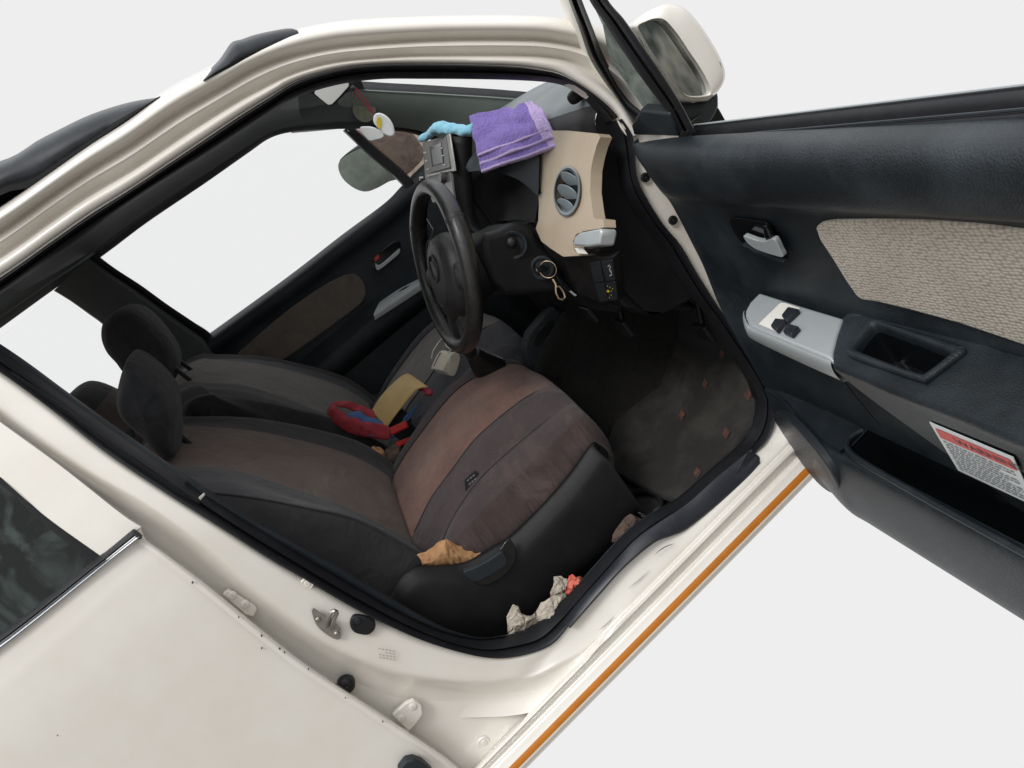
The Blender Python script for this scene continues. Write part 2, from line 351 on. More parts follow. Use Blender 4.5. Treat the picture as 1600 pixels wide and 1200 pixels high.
# front post with the door hinge side
PS = [(970,190),(982,210),(987,233),(990,277),(1007,313),(1033,353),(1057,380),(1080,420),(1107,463),(1123,488),(1150,530)]
loft('body_front_post', [B3(mixl(PS,[(x+30,y) for x,y in PS],-.3),.085), B3(PS,.056), B3([(x+10,y-2) for x,y in PS],.050), B3([(x+40,y-6) for x,y in PS],.046), B3([(x+75,y-8) for x,y in PS],.03)], paint, car, n=50, cross=2)
for p in ((1008,277),(1051,344)):
    c = onB(p,.045); nrm = np.array([-.15,-1.,.05]); nrm /= np.linalg.norm(nrm)
    L = []
    for r, h in ((.0085,.0),(.0085,.003),(.0065,.0045),(.0045,.0045),(.0045,.002),(.001,.002)):
        a = np.cross(nrm,(0,0,1)); a /= np.linalg.norm(a); b = np.cross(nrm,a)
        L.append([c+nrm*h+r*(a*math.cos(t)+b*math.sin(t)) for t in np.linspace(0,2*math.pi,21)])
    loft('post_bolt', L, trimdark, car, n=21)
# --- rubber door seal
SO = [(966,187),(982,210),(987,233),(990,277),(1007,313),(1033,353),(1057,380),(1080,420),(1107,463),(1123,488),(1150,525),(1180,570),(1200,607),(1205,647),(1197,677),(1172,703),(1120,748),(1075,788),(1030,818),(990,848),(945,898),(900,948),(880,979),(861,1001),(831,1014),(794,1022),(760,1022),(719,1014),(662,997),(610,975),(550,945),(475,901),(427,873),(349,823),(262,768),(167,704),(80,635),(0,577),(-120,497)]
SI = [(950,192),(961,217),(965,243),(975,293),(996,333),(1031,383),(1066,440),(1089,473),(1104,490),(1130,530),(1157,570),(1174,599),(1182,627),(1178,655),(1161,690),(1109,736),(1061,778),(1014,805),(976,834),(930,884),(884,936),(853,965),(828,984),(794,993),(749,999),(700,989),(662,974),(610,948),(565,922),(490,878),(440,847),(374,807),(290,752),(190,684),(100,620),(15,558),(-110,478)]
SO_t = RS_in[::-1][2:]
SI_t = [(946,192),(938,181),(926,166),(908,148),(888,135),(860,128),(820,125),(780,123.5),(720,122.5),(660,122.3),(600,122.5),(548,128),(510,136),(484,144),(460,154),(440,164),(421,177),(375,207),(320,243),(230,300),(140,361),(83,400),(0,459),(-100,520),(-200,575)]
def seal(name, O, I, n, parent=car):
    o = resample([onB(p,.055) for p in O], n); i = resample([onB(p,.085) for p in I], n)
    Y = np.array([0,1.,0])
    ln = []
    for t, d in ((0,.0),(.06,-.016),(.2,-.024),(.36,-.022),(.46,-.010),(.52,-.006),(.6,-.016),(.74,-.024),(.9,-.016),(1.,.004)):
        ln.append([a+(b-a)*t+Y*d for a,b in zip(o,i)])
    ln.append([b+Y*.006+np.array([0,0,-.008 if b[2] < .6 else 0]) for b in i])
    return loft(name, ln, rubber, parent, n=n, cross=2, ang=80)
seal('door_seal', SO, SI, 150)
seal('door_seal', SO_t, SI_t, 110)
# knurled lip on the pillar side of the seal
V=[];Fc=[]
kn = resample([onB(p,.047) for p in [(20,585),(100,640),(180,700),(262,756),(312,783)]], 95)
for k in range(0,94,1):
    a, b = kn[k], kn[k+1]; m = a+(b-a)*.5
    up = np.array([.45,0,.7])
    q = [a-up*.007, m-up*.007, m+up*.007, a+up*.007]
    V2 = q+[p+np.array([0,-.0025,0]) for p in q]
    o = len(V); V += V2; Fc += [tuple(o+i for i in f) for f in [(0,1,2,3),(7,6,5,4),(0,4,5,1),(1,5,6,2),(2,6,7,3),(3,7,4,0)]]
mesh('seal_rib', V, Fc, rubber, car, smooth=False)
slab('seal_clip', [onB(p,.028) for p in ((310,778),(319,770),(321,773),(313,782))], (0,.004,0), steel, car, bevel=.0005)
# --- scuff plate on the sill
SP_in = [(1174,704),(1150,724),(1120,749),(1075,789),(1030,819),(990,849),(945,899),(905,944),(881,977)]
SP_out = [(1188,724),(1167,748),(1120,790),(1073,827),(1048,838),(1020,850),(975,888),(935,932),(891,982)]
a = [onB(p,.047) for p in SP_in]; b = [onB(p,.027) for p in SP_out]; up = np.array([0,-.004,.006])
loft('scuff_plate', [a, [p+up for p in a], [p*.55+q*.45+up*1.3 for p,q in zip(a,b)], [p*.06+q*.94+up for p,q in zip(a,b)], b], scuff, car, n=60, cross=2)
slab('scuff_plate_end', [onB(p,.034)+up*.9 for p in ((1168,708),(1177,707),(1187,715),(1189,724),(1178,735),(1166,748),(1150,740))], (0,.004,-.004), scuff, car, bevel=.002)
# --- small things on the pillar
st = slab('door_striker', smoothloop([onB(p,.029) for p in ((487,955),(491,951),(503,960),(517,968),(528,978),(533,985),(532,998),(524,999),(508,990),(494,976))], 30), (0,.003,0), steel, car, bevel=.001)
loopP = [onB((511,978),.032), onB((513,966),.010), onB((520,955),.002), onB((526,958),.004), onB((521,970),.012), onB((519,983),.032)]
tube('striker_loop', resample(loopP,24), .0042, steel, st)
for p in ((497,968),(526,990)):
    c = onB(p,.028); V,Fc = superbox(c,(.0045,.003,.0045),e=.8); mesh('striker_screw', V, Fc, steel, st)
bf = slab('buffer_block', smoothloop([onB(p,.044) for p in ((546,970),(551,959),(563,958),(577,962),(585,968),(584,979),(574,987),(560,986),(550,981))],30), (0,-.014,0), rubber, car, bevel=.004)
V,Fc = superbox(onB((559,970),.030),(.006,.004,.006),e=.7); mesh('buffer_core', V, Fc, trim, bf)
for poly, holes in (([(348,925),(357,918),(396,942),(402,948),(396,960),(384,957)], ((363,930),(383,944))), ([(612,1113),(632,1095),(645,1089),(657,1098),(659,1112),(646,1130),(637,1138)], ((627,1122),(645,1104)))):
    h = slab('door_hinge', [onB(p,.056) for p in poly], (0,-.010,0), paint, car, bevel=.002)
    for q in holes:
        c = onB(q,.046); L = [[c+np.array([r*math.cos(t),-hh,r*math.sin(t)]) for t in np.linspace(0,2*math.pi,17)] for r,hh in ((.0075,-.001),(.0075,.0015),(.006,.0025),(.001,.0025))]
        loft('hinge_bolt', L, paint, h, n=17)
c = onB((541,1068),.052); L = [[c+np.array([r*math.cos(t),-hh,r*math.sin(t)]) for t in np.linspace(0,2*math.pi,25)] for r,hh in ((.0165,-.004),(.0155,.008),(.012,.013),(.005,.015),(.001,.014))]
loft('rubber_bumper', L, rubber, car, n=25, cross=2)
for q,r in (((480,912),.008),((756,1160),.009)):
    c = onB(q,.045 if q[0]<600 else .058)
    L = [[c+np.array([rr*math.cos(t),-hh,rr*math.sin(t)]) for t in np.linspace(0,2*math.pi,25)] for rr,hh in ((r*1.5,-.001),(r*1.25,.002),(r*.7,.001),(r*.62,.003),(.0005,.003))]
    loft('body_plug', L, paint, car, n=25, cross=2)
# stamped label digits on the pillar face
V=[];Fc=[]
random.seed(3)
for rrow in range(4):
    for cc in range(5):
        if random.random() < .15: continue
        x = 591+cc*5.6+rrow*.6; y = 1012+rrow*4.6+cc*.9
        q = [onB(p,.034) for p in ((x,y),(x+3.2,y+.5),(x+3.1,y+2.6),(x-.1,y+2.1))]
        o=len(V); V+=[p+np.array([0,-.0006,0]) for p in q]; Fc.append((o,o+1,o+2,o+3))
mesh('label_print', V, Fc, mat('faint_stamp',(.40,.38,.34),.5), car, smooth=False)
for L in ([(1022,868),(1032,859),(1043,853),(1055,849)],[(1107,832),(1128,812),(1150,788),(1170,765)],[(980,921),(1000,905),(1016,890)],[(935,985),(948,975),(960,962)]):
    tube('paint_scratch', resample([onB(p,.0225) for p in L],16), [.0009*math.sin(math.pi*(i+.5)/16) for i in range(16)], blackpaint if L[0][0] in (1022,) else mat('faint_scratch',(.36,.33,.29),.6), car, seg=6)
# --- rear door
SE = [(-160,545),(0,661),(93,729),(187,803),(219,824)]
S1 = [(219,826),(226,843),(240,854),(261,869),(317,911),(373,957),(420,995),(467,1032),(512,1063),(569,1100),(625,1137),(681,1175),(711,1198),(790,1265)]
def shift(L, dx, dy): return [(x+dx,y+dy) for x,y in L]
fr = lambda L,d: B3(L,d)
dirL = lambda L,k: [(x-k*.76, y+k*.65) for x,y in L]
skin = [B3(shift(S1,2,-3),.048), B3(shift(S1,1,-1),.012), B3(S1,.004), B3(dirL(S1,4),-.0008), B3(dirL(S1,9),-.0012), B3(dirL(S1,11.5),.0004), B3(dirL(S1,15),-.0012), B3(dirL(S1,24),-.0028), B3(dirL(S1,45),-.004), B3(dirL(S1,130),-.006), B3(dirL(S1,260),-.006), B3(dirL(S1,480),-.005)]
skin.append([p+np.array([-.45,0,.0]) for p in skin[-1]])
rdoor = loft('rear_door', skin, paint, car, n=90, cross=2, ang=60)
wf_in = [(-160,612),(0,749),(70,808),(152,870)]
loft('window_frame', [B3(shift(SE,3,-3),.048), B3(SE,.008), B3(dirL(SE,5),.003), B3(mixl([(-160,545),(0,661),(93,729),(219,824)],[(-200,640),(0,747),(70,808),(150,866)],.6),.002), ][:3]+[resample(B3([(-175,620),(0,745),(70,806),(156,868)],.004),5)], paint, rdoor, n=40, arc=True, cross=2)
loft('window_rubber', [B3([(-175,620),(0,745),(70,806),(156,868)],.0035), B3([(-179,625),(0,750),(68,810),(150,872)],.010), B3([(-182,630),(0,757),(62,814),(142,876)],.014)], rubber, rdoor, n=30)
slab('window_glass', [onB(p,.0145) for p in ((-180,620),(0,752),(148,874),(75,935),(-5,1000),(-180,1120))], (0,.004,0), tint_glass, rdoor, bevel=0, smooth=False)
bm_in = [(-200,1128),(0,990),(135,885),(160,866),(207,827)]
bm_o = [(-200,1155),(0,1014),(140,903),(168,880),(223,837)]
# waist moulding: dark upper lip, ribbed chrome
A = resample([onB(p,.004) for p in bm_in],40); Bq = resample([onB(p,-.006) for p in bm_o],40); Yv = np.array([0,-1.,0])
prof = [(0,.0,0),(.02,.006,0),(.36,.009,0),(.40,.006,0),(.44,.007,1),(.56,.011,1),(.60,.007,1),(.64,.011,1),(.74,.012,1),(.78,.008,1),(.82,.011,1),(.92,.009,1),(1.,.0,0)]
loft('belt_moulding', [[a+(b-a)*t+Yv*d for a,b in zip(A,Bq)] for t,d,_ in prof], [rubber, chrome], rdoor, n=40, mi=[max(prof[i][2],0) if prof[i+1][2] else 0 for i in range(len(prof)-1)])
slab('moulding_cap', [a+Yv*.013 for a in (onB((205,827),0),onB((211,825),0),onB((224,836),-.003),onB((219,840),-.003))], (0,.012,0), rubber, rdoor, bevel=.002)
slab('door_handle', [onB(p,-.03) for p in ((622,1206),(634,1190),(647,1187),(662,1193),(678,1208),(660,1228),(640,1228))], (0,.02,0), trim, rdoor, bevel=.004)
# paint chips along the rear door edge
V=[];Fc=[]
for (x,y,s) in ((301,910,1.7),(373,964,1.4),(409,993,1.6),(437,1013,1.5),(445,1019,1.6),(482,1045,1.2),(409,1012.5,1.3),(90,1148,1.0),(540,1090,1.),(598,1127,1.2)):
    c = [onB((x+s*math.cos(t)*random.uniform(.6,1.1),y+s*math.sin(t)*random.uniform(.6,1.1)),-.0045) for t in np.linspace(0,2*math.pi,7)[:-1]]
    slab('paint_chip', [p+np.array([0,-.002,0]) for p in c], (0,.003,0), blackpaint, rdoor, bevel=0, smooth=False)
# --- roof rail pieces
rail_m = mat('rail_plastic', (.008,.0095,.0125), .30, spec=.3, col2=(.03,.034,.04), noise_amt=.5, noise_scale=20)
def railfoot(name, top, base, y, dep, m=rail_m):
    T = [onY(p,y) for p in top]; Bs = [onY(p,y) for p in base]
    n = 30; T = resample(T,n); Bs = resample(Bs,n); D = np.array([0,dep,0])
    L = [[b+D*.0 for b in Bs], [b*.7+t*.3-D*.1 for b,t in zip(Bs,T)], [b*.25+t*.75+D*.02 for b,t in zip(Bs,T)], [t+D*.25 for t in T], [t+D*.6+np.array([0,0,.004]) for t in T], [b*.5+t*.5+D for b,t in zip(Bs,T)], [b+D for b in Bs]]
    return loft(name, L, m, car, n=n, cross=3)
railfoot('roof_rail', [(-220,330),(-100,280),(0,250),(50,221),(83,204),(125,183),(167,167),(205,156),(233,151),(252,149)], [(-220,440),(-100,372),(0,305),(60,290),(110,255),(150,228),(185,202),(215,180),(235,166),(248,154)], .205, .10)
railfoot('roof_rail', [(316,125),(330,105),(343,92),(352,80),(364,64),(380,59),(400,52),(430,45),(455,41),(464,44)], [(319,127),(332,121),(352,112),(375,103),(395,94),(415,85),(435,76),(452,68),(462,62),(467,56)], .165, .07)
# ------------------------------------------------------------------ INTERIOR SHELL
def plane_quad(name, pts, m, parent=car, **k): return mesh(name, pts, [tuple(range(len(pts)))], m, parent, **k)
P3 = lambda *a: np.array(a, float)
# floor, toe board, tunnel, inner sill
fl = [[P3(x,y,z) for y in (.10,.14,.3,.6,.75,.9,1.2,1.40)] for x,z in ((-1.0,.33),(-.3,.33),(.2,.315),(.75,.315),(.88,.33),(.97,.40),(1.08,.55),(1.14,.75),(1.16,.95))]
V,Fc,_ = rows_mesh(fl); mesh('floor_carpet', V, Fc, carpet, car, sub=2)
tun = [[P3(x,.72+dy*s,z) for dy,z in ((-.16,.30),(-.13,.38),(-.09,h),(-.04,h+.012),(.04,h+.012),(.09,h),(.13,.38),(.16,.30))] for x,h,s in ((-.9,.42,1),(.3,.44,1),(.55,.50,1.0),(.70,.56,1.05),(.80,.62,1.15),(.92,.70,1.35),(1.12,.74,1.5))]
V,Fc,_ = rows_mesh(tun); mesh('tunnel', V, Fc, carpet, car, sub=2)
si = resample([onB(p,.085) for p in [(1182,640),(1178,655),(1161,690),(1109,736),(1061,778),(1014,805),(976,834),(930,884),(884,936),(853,965),(828,984),(794,993),(749,999),(700,989),(662,974)]], 60)
loft('sill_trim', [si, [p+P3(0,.006,-.004) for p in si], [P3(p[0],p[1]+.010,p[2]*.5+.145) for p in si], [P3(p[0],p[1]+.012,.29) for p in si]], trim, car, n=60, cross=2)
# near pillar trim (inside of the B pillar, behind the seal)
bi = resample([onB(p,.087) for p in [(662,974),(610,948),(565,922),(490,878),(440,847),(374,807),(290,752),(190,684),(100,620),(15,558),(-110,478)]], 50)
loft('pillar_trim', [bi, [p+P3(.004,.02,0) for p in bi], [p+P3(-.015,.06,0) for p in bi], [p+P3(-.05,.075,0) for p in bi]], trim, car, n=50, cross=2)
# black trim face seen beside the front seat back, below the knurled seal
bt = [[(290,752),(316,776),(380,816),(440,850),(520,896),(610,948),(662,974),(700,989),(749,999),(790,994)], [(296,748),(330,772),(395,812),(455,846),(535,889),(620,940),(668,967),(704,984),(750,996),(790,993)]]
loft('pillar_trim', [[onB(p,.083) for p in bt[0]], [onB(p,.078) for p in mixl(bt[0],bt[1],.5)], [onB(p,.092) for p in bt[1]], [onB(p,.13) for p in bt[1]]], trim, car, n=50, cross=2)
# kick panel and hinge pillar trim between the dash end and the seal
ki = [onB(p,.085) for p in [(950,192),(961,217),(965,243),(975,293),(996,333),(1031,383),(1066,440),(1089,473),(1104,490),(1130,530),(1157,570),(1174,599),(1182,627)]]
ki = resample(ki, 50)
loft('hinge_pillar_trim', [ki, [p+P3(.004,.012,0) for p in ki], [p+P3(.012,.035,0) for p in ki], [P3(p[0]+.05,p[1]+.06,p[2]) for p in ki], [P3(p[0]+.18,p[1]+.07,p[2]) for p in ki]], trimdark, car, n=50, cross=2)
# roof lining with the near and far roof sides
ni = resample([onB(p,.09) for p in SI_t if p[0] < 560], 50)
loft('headliner', [ni, [p+P3(0,.03,.03) for p in ni], [P3(p[0],.30,p[2]+.075) for p in ni], [P3(p[0],.7,p[2]+.10) for p in ni], [P3(p[0],1.12,p[2]+.075) for p in ni], [P3(p[0],1.24,p[2]+.045) for p in ni]], dark_liner, car, n=50, cross=3)
# far side: roof rail trim over the passenger window
fw = [(-120,600),(20,498),(88,449),(158,401),(230,347),(320,286),(387,239),(421,216),(455,206),(500,202),(540,201),(580,201)]
up = [(-180,520),(-30,430),(50,385),(125,345),(195,295),(290,228),(350,190),(392,172),(430,160),(480,150),(530,142),(570,140)]
loft('roof_side_trim', [[onY(p,1.335) for p in fw], [onY(p,1.30) for p in fw], [onY(p,1.285) for p in mixl(fw,up,.14)], [onY(p,1.27) for p in mixl(fw,up,.2)], [onY(p,1.255) for p in mixl(fw,up,.6)], [onY(p,1.22) for p in up], [onY(p,1.22)+P3(0,-.1,.06) for p in up]], dark_liner, car, n=70, cross=2)
# grab handle mounts on it
for a in (((306,797-24),(336,781-20),(352,770),(0,0)),):
    pass
def frm(p): return (140+p[0]/4.444, 140+p[1]/4.444)
for poly in ([(310,800),(400,745),(415,760),(440,800),(435,815),(370,860),(345,855)], [(650,580),(730,515),(760,530),(780,565),(770,585),(725,620),(705,615)]):
    slab('grab_handle_mount', smoothloop([onY(frm(p),1.262) for p in poly],28), (0,-.006,0), trim, car, bevel=.002)
V,Fc = superbox(onY((421,172),1.235),(.028,.01,.018),e=.7); mesh('visor_clip', V, Fc, silver, car)
# far A pillar
lo = [(455,206),(500,202),(548,198),(590,200),(625,203),(648,207),(668,214),(690,222)]
hi = [(470,150),(505,138),(548,138.5),(600,141.5),(660,144.5),(720,148),(770,151),(820,155)]
yl = [1.335,1.333,1.33,1.33,1.33,1.33,1.33,1.33]; yh = [1.245,1.235,1.22,1.22,1.22,1.22,1.22,1.22]
Ls = []
for t in (0,.06,.12,.3,.55,.8,.95,1.0):
    Ls.append([onY(p, a+(b-a)*t-.018*math.sin(math.pi*t)) for p,a,b in zip(mixl(lo,hi,t),yl,yh)])
Ls.append([p+P3(.03,.03,.01) for p in Ls[-1]])
loft('windscreen_pillar_trim', [[p+P3(0,.03,-.002) for p in Ls[0]]]+Ls, [rubber, grey_trim], car, n=50, mi=[0,0,1,1,1,1,1,1,0][:len(Ls)], cross=2)
tube('pillar_seam', [onY((472,148),1.226),onY((473,170),1.265),onY((476,196),1.31)], .0012, dark_liner, car)
# round sticker on the pillar
st_c = [onY((569+18.5*math.cos(t)+2*math.sin(t),171+20*math.sin(t)),1.252) for t in np.linspace(0,2*math.pi,33)[:-1]]
stick_m = mat('old_sticker', (.14,.13,.075), .5, col2=(.06,.08,.06), noise_amt=.9, noise_scale=60)
rs = slab('round_sticker', st_c, (0,-.0015,0), stick_m, car, bevel=0)
tube('sticker_rim', [p+P3(0,-.002,0) for p in st_c], .0012, dark_liner, rs, closed=True, seg=6)
# far B pillar
bf_ = [(148,396),(180,420),(220,446),(260,475),(300,502),(328,521),(345,545)]
bb_ = [(84,454),(110,470),(138,490),(162,508),(200,545),(250,590),(300,640)]
yb = [1.27,1.29,1.32,1.345,1.37,1.39,1.395]
loft('pillar_trim', [[onY(p,y+.04) for p,y in zip(bf_,yb)], [onY(p,y+.0) for p,y in zip(bf_,yb)], [onY(p,y-.004) for p,y in zip(mixl(bf_,bb_,.10),yb)], [onY(p,y-.004) for p,y in zip(mixl(bf_,bb_,.13),yb)], [onY(p,y-.03) for p,y in zip(mixl(bf_,bb_,.2),yb)], [onY(p,y-.035) for p,y in zip(mixl(bf_,bb_,.55),yb)], [onY(p,y-.03) for p,y in zip(mixl(bf_,bb_,.95),yb)], [onY(p,y) for p,y in zip(bb_,yb)], [onY(p,y+.05) for p,y in zip(bb_,yb)]], [rubber, dark_liner], car, n=40, cross=2, mi=[0,0,0,1,1,1,0,0])
# far rear door inner and rear quarter
mesh('pillar_trim', [P3(.06,1.405,1.10),P3(-.30,1.405,1.12),P3(-.30,1.405,.33),P3(.06,1.405,.33)], [(0,1,2,3)], dark_liner, car)
plane_quad('rear_door_trim', [P3(-.16,1.40,1.09),P3(-1.0,1.40,1.13),P3(-1.0,1.41,.33),P3(-.16,1.41,.33)], trim)
slab('rear_window_glass', [P3(-.2,1.385,1.09),P3(-.95,1.385,1.12),P3(-.9,1.31,1.48),P3(-.2,1.29,1.48)], (0,.004,0), clear_glass, car, bevel=0)
# ------------------------------------------------------------------ PASSENGER DOOR
belt = [(318,527),(330,519),(450,432),(534,367),(600,318),(628,290),(662,256),(690,236)]
def bl(dx,dy,y): return [onY((x+dx,y0+dy),y) for x,y0 in belt]
b0 = bl(0,0,1.42); b0i = bl(0.5,1.5,1.405)
pdl = [b0, b0i, bl(4,6,1.382), bl(8,13,1.372), bl(14,22,1.376), bl(22,34,1.395)]
base = pdl[-1]
pdl += [[P3(p[0],1.392,p[2]-.10) for p in base], [P3(p[0],1.392,.80) for p in base], [P3(p[0],1.385,.72) for p in base], [P3(p[0],1.37,.5) for p in base], [P3(p[0],1.36,.34) for p in base], [P3(p[0],1.40,.32) for p in base]]
pdoor = loft('passenger_door', pdl, trim, car, n=50, cross=3)
slab('window_glass', [onY((330,519),1.415),onY((636,283),1.415),onY((543,203),1.335),onY((445,208),1.30),onY((300,300),1.30),onY((158,401),1.30)], (0,.004,0), clear_glass, pdoor, bevel=0)
ins = smoothloop([onY(p,1.386) for p in [(372,552),(385,540),(430,500),(490,456),(530,433),(552,428),(565,437),(571,455),(565,472),(545,489),(500,522),(450,557),(410,580),(385,585),(370,570)]],50)
slab('fabric_insert', ins, (0,-.006,0), fab_insert, pdoor, bevel=.003)
hr = smoothloop([onY(p,1.386) for p in [(581,410),(592,395),(608,382),(620,376),(626,381),(623,394),(610,408),(592,421),(583,420)]],30)
slab('handle_recess', hr, (0,-.004,0), gloss_black, pdoor, bevel=.002)
slab('door_handle', smoothloop([onY(p,1.372) for p in [(586,411),(592,414),(606,403),(620,391),(624,388),(623,396),(608,409),(594,420),(588,421)]],30), (0,-.010,0), silver, pdoor, bevel=.003)
slab('lock_tab', [onY(p,1.374) for p in [(584,404),(591,397),(593,402),(586,409)]], (0,-.006,0), redbtn, pdoor, bevel=.001)
# arm rest and silver finisher
at = [onY(p,1.33) for p in [(420,640),(490,580),(584,499),(660,440)]]
arm = [onY((x,y),1.33) for x,y in [(380,668),(480,588),(584,500),(640,455),(690,415)]]
loft('armrest', [[P3(p[0],1.395,p[2]+.045) for p in arm], [P3(p[0],1.345,p[2]+.012) for p in arm], [P3(p[0],1.331,p[2]-.004) for p in arm], [P3(p[0],1.333,p[2]-.05) for p in arm], [P3(p[0],1.39,p[2]-.09) for p in arm]], trim, pdoor, n=40, cross=3)
fin_t = [(593,472),(623,452),(657,434),(692,414)]; fin_m = [(584,490),(620,466),(660,440),(695,419)]; fin_b = [(586,500),(622,477),(662,451),(697,430)]
loft('switch_panel', [[onY(p,1.345) for p in fin_t], [onY(p,1.322) for p in fin_m], [onY(p,1.318) for p in mixl(fin_m,fin_b,.3)], [onY(p,1.320) for p in fin_b]], silver, pdoor, n=30, cross=2)
slab('window_switch', [onY(p,1.338) for p in [(622,456),(633,449),(641,446),(631,453)]], (0,-.004,.002), gloss_black, pdoor, bevel=.0005)
# quarter window post and its little glass with a brown mottle
post = [(543,201),(580,236),(615,266),(640,290)]
loft('window_post', [[onY((x-7,y+4),1.40) for x,y in post], [onY((x-6,y+2),1.37) for x,y in post], [onY((x+6,y-5),1.37) for x,y in post], [onY((x+9,y-5),1.40) for x,y in post]], rubber, pdoor, n=24, ang=30)
slab('quarter_glass', [onY(p,1.405) for p in [(556,202),(640,204),(668,216),(668,252),(636,282)]], (0,.003,0), brown_glass, pdoor, bevel=0)
# far door mirror
def onYl(L,y): return [onY(p,y) for p in L]
mo = smoothloop(onYl([(531,256),(534,247),(545,238),(562,229),(588,219),(606,218),(622,230),(634,246),(642,259),(641,268),(630,276),(612,281),(592,292),(575,297),(558,292),(542,280),(534,268)],1.50),44)
cen = sum(mo)/len(mo)
pm = loft('wing_mirror', [[cen+(p-cen)*s+P3(dx,dy,0) for p in mo+[mo[0]]] for s,dx,dy in ((.93,-.012,.0),(1.,-.004,.0),(1.,.03,.01),(.94,.07,.02),(.7,.10,.03),(.02,.115,.035))], trim, pdoor, n=60, cross=2)
slab('mirror_glass', [cen+(p-cen)*.965+P3(-.013,-.006,0) for p in mo], (0,.004,0), mirror_green_tint, pm, bevel=0)
# ------------------------------------------------------------------ GLASS OF THE WINDSCREEN
plane_quad('windscreen', [P3(.60,.30,1.46),P3(.60,1.16,1.46),P3(1.28,1.24,1.06),P3(1.30,.22,1.06)], screen_glass)
# ------------------------------------------------------------------ SEATS
def Ys(L,y): return [onY(p,y) for p in L]
cA = Ys([(606,748),(630,700),(690,618),(736,580),(768,564),(800,562),(824,575)],.685)
cB = Ys([(615,742),(643,697),(703,620),(745,588),(775,572),(806,568),(833,580)],.655)
cC = Ys([(647,833),(673,780),(708,732),(742,687),(787,647),(827,618),(862,602)],.385)
cD = Ys([(690,850),(706,812),(733,770),(760,738),(795,706),(845,664),(890,630)],.290)
cE = Ys([(690,870),(712,842),(752,800),(800,752),(850,705),(885,672),(912,652)],.228)
cF = Ys([(690,868),(722,866),(768,855),(800,832),(838,797),(882,747),(921,699)],.195)
mid = lambda a,b,t,dz=0: [p*(1-t)+q*t+P3(0,0,dz) for p,q in zip(a,b)]
cX = mid(cB,cC,.5,.012)
def drop(L, n=2):
    a = L[-1]; d = L[0]
    return [d+P3(-.10,0,-.04), d+P3(-.03,0,-.006)]+L+[a+P3(.012,0,-.045), a+P3(.004,0,-.10), a+P3(-.03,0,-.15)]
low = lambda L,dy,z: [P3(p[0],p[1]+dy,min(p[2]-.01,z)) for p in L]
CUSH = [drop(low(cA,0,.47)), drop(mid(low(cA,.006,.47),cA,.55)), drop(cA), drop(cB), drop(mid(cB,cC,.25,.008)), drop(cX), drop(mid(cB,cC,.78,.007)), drop(cC), drop(mid(cC,cD,.5,.007)), drop(cD), drop(mid(cD,cE,.5,.008)), drop(cE), drop(mid(cE,cF,.5,.003)), drop(cF), drop(low(cF,.01,.46))]
CM = [3,3,1,0,0,0,0,1,1,2,2,3,3,3]
def addcush(name, L, mats, parent, T=lambda p:p, cr=3, n=70):
    return loft(name, [[T(p) for p in l] for l in L], mats, parent, n=n, mi=CM, cross=cr, ang=80)
cush = addcush('driver_seat', CUSH, [fab_brown, fab_plum, fab_plum, fab_side], car)
# back rest
bA = Ys([(294,652),(389,655),(483,671),(562,693),(616,728)],.70)
bB = Ys([(289,662),(387,661),(481,677),(559,700),(612,735)],.66)
bC = Ys([(296,666),(387,672),(481,691),(553,713),(604,742)],.615)
bD = Ys([(262,730),(356,733),(450,761),(545,795),(634,843)],.35)
bE = Ys([(270,742),(365,750),(458,778),(552,808),(644,852)],.29)
bF = Ys([(300,768),(392,778),(478,794),(560,814),(654,864)],.225)
bG = Ys([(305,786),(385,822),(468,868),(548,916),(612,945)],.185)
def ends(L):
    d = (L[0]-L[1]); d /= np.linalg.norm(d)
    return [L[0]+d*.03+P3(-.13,0,-.02), L[0]+d*.05+P3(-.045,0,.0), L[0]+d*.03]+L+[L[-1]+(L[-1]-L[-2])*.18+P3(-.01,0,-.01)]
back = lambda L,k: [p+P3(-k,0,-k*.55) for p in L]
BACK = [ends(back(bA,.16)), ends(back(bA,.08)), ends(bA), ends(bB), ends(bC), ends(mid(bC,bD,.3,.004)), ends(mid(bC,bD,.65,.004)), ends(bD), ends(mid(bD,bE,.5,.006)), ends(bE), ends(mid(bE,bF,.5,.010)), ends(bF), ends(mid(bF,bG,.5,.006)), ends(bG), ends([p+P3(-.05,.04,-.03) for p in bG])]
BM = [3,3,3,2,0,0,0,1,1,1,1,3,3,3]
def addback(name, mats, parent, T=lambda p:p):
    return loft(name, [[T(p) for p in l] for l in BACK], mats, parent, n=60, mi=BM, cross=3, ang=80)
addback('backrest', [fab_back, fab_greydark, fab_dark, fab_dark], cush)
# piping along the seams
tube('piping', resample([p+P3(0,0,.001) for p in cB],60), .0028, fab_dark, cush, seg=6)
tube('piping', resample([p+P3(.001,-.001,.001) for p in bF],60), .0024, fab_dark, cush, seg=6)
# head rest
def tp(q): 
    return np.array([q[0], q[1]*(1-.10*q[2]), q[2]])
def headrest(name, outline, yc, hw, m, parent):
    P_ = smoothloop([onY(p,yc) for p in outline],44); c = sum(P_)/len(P_); rows = []
    for i in range(17):
        t = -1+2*i/16; s_ = max(1e-5,1-abs(t)**3.2)**.42 if i not in (0,16) else .004
        rows.append([c+(p-c)*s_+P3(0,hw*t,0)+.0025*np.array(noise.noise_vector(Vector((p+P3(0,hw*t,0))*16))) for p in P_+[P_[0]]])
    return loft(name, rows, m, parent, n=70, cross=2, ang=180)
hd = headrest('headrest', [(208,550),(232,562),(256,582),(273,606),(282,632),(284,665),(282,696),(268,706),(250,694),(230,672),(210,656),(194,636),(188,612),(192,588),(199,566)], .43, .125, fab_head, cush)
for yy in (.49,): tube('headrest_stem', [P3(-.06,yy,1.08),P3(-.055,yy,1.0),P3(-.05,yy,.93)], .006, trimdark, cush)
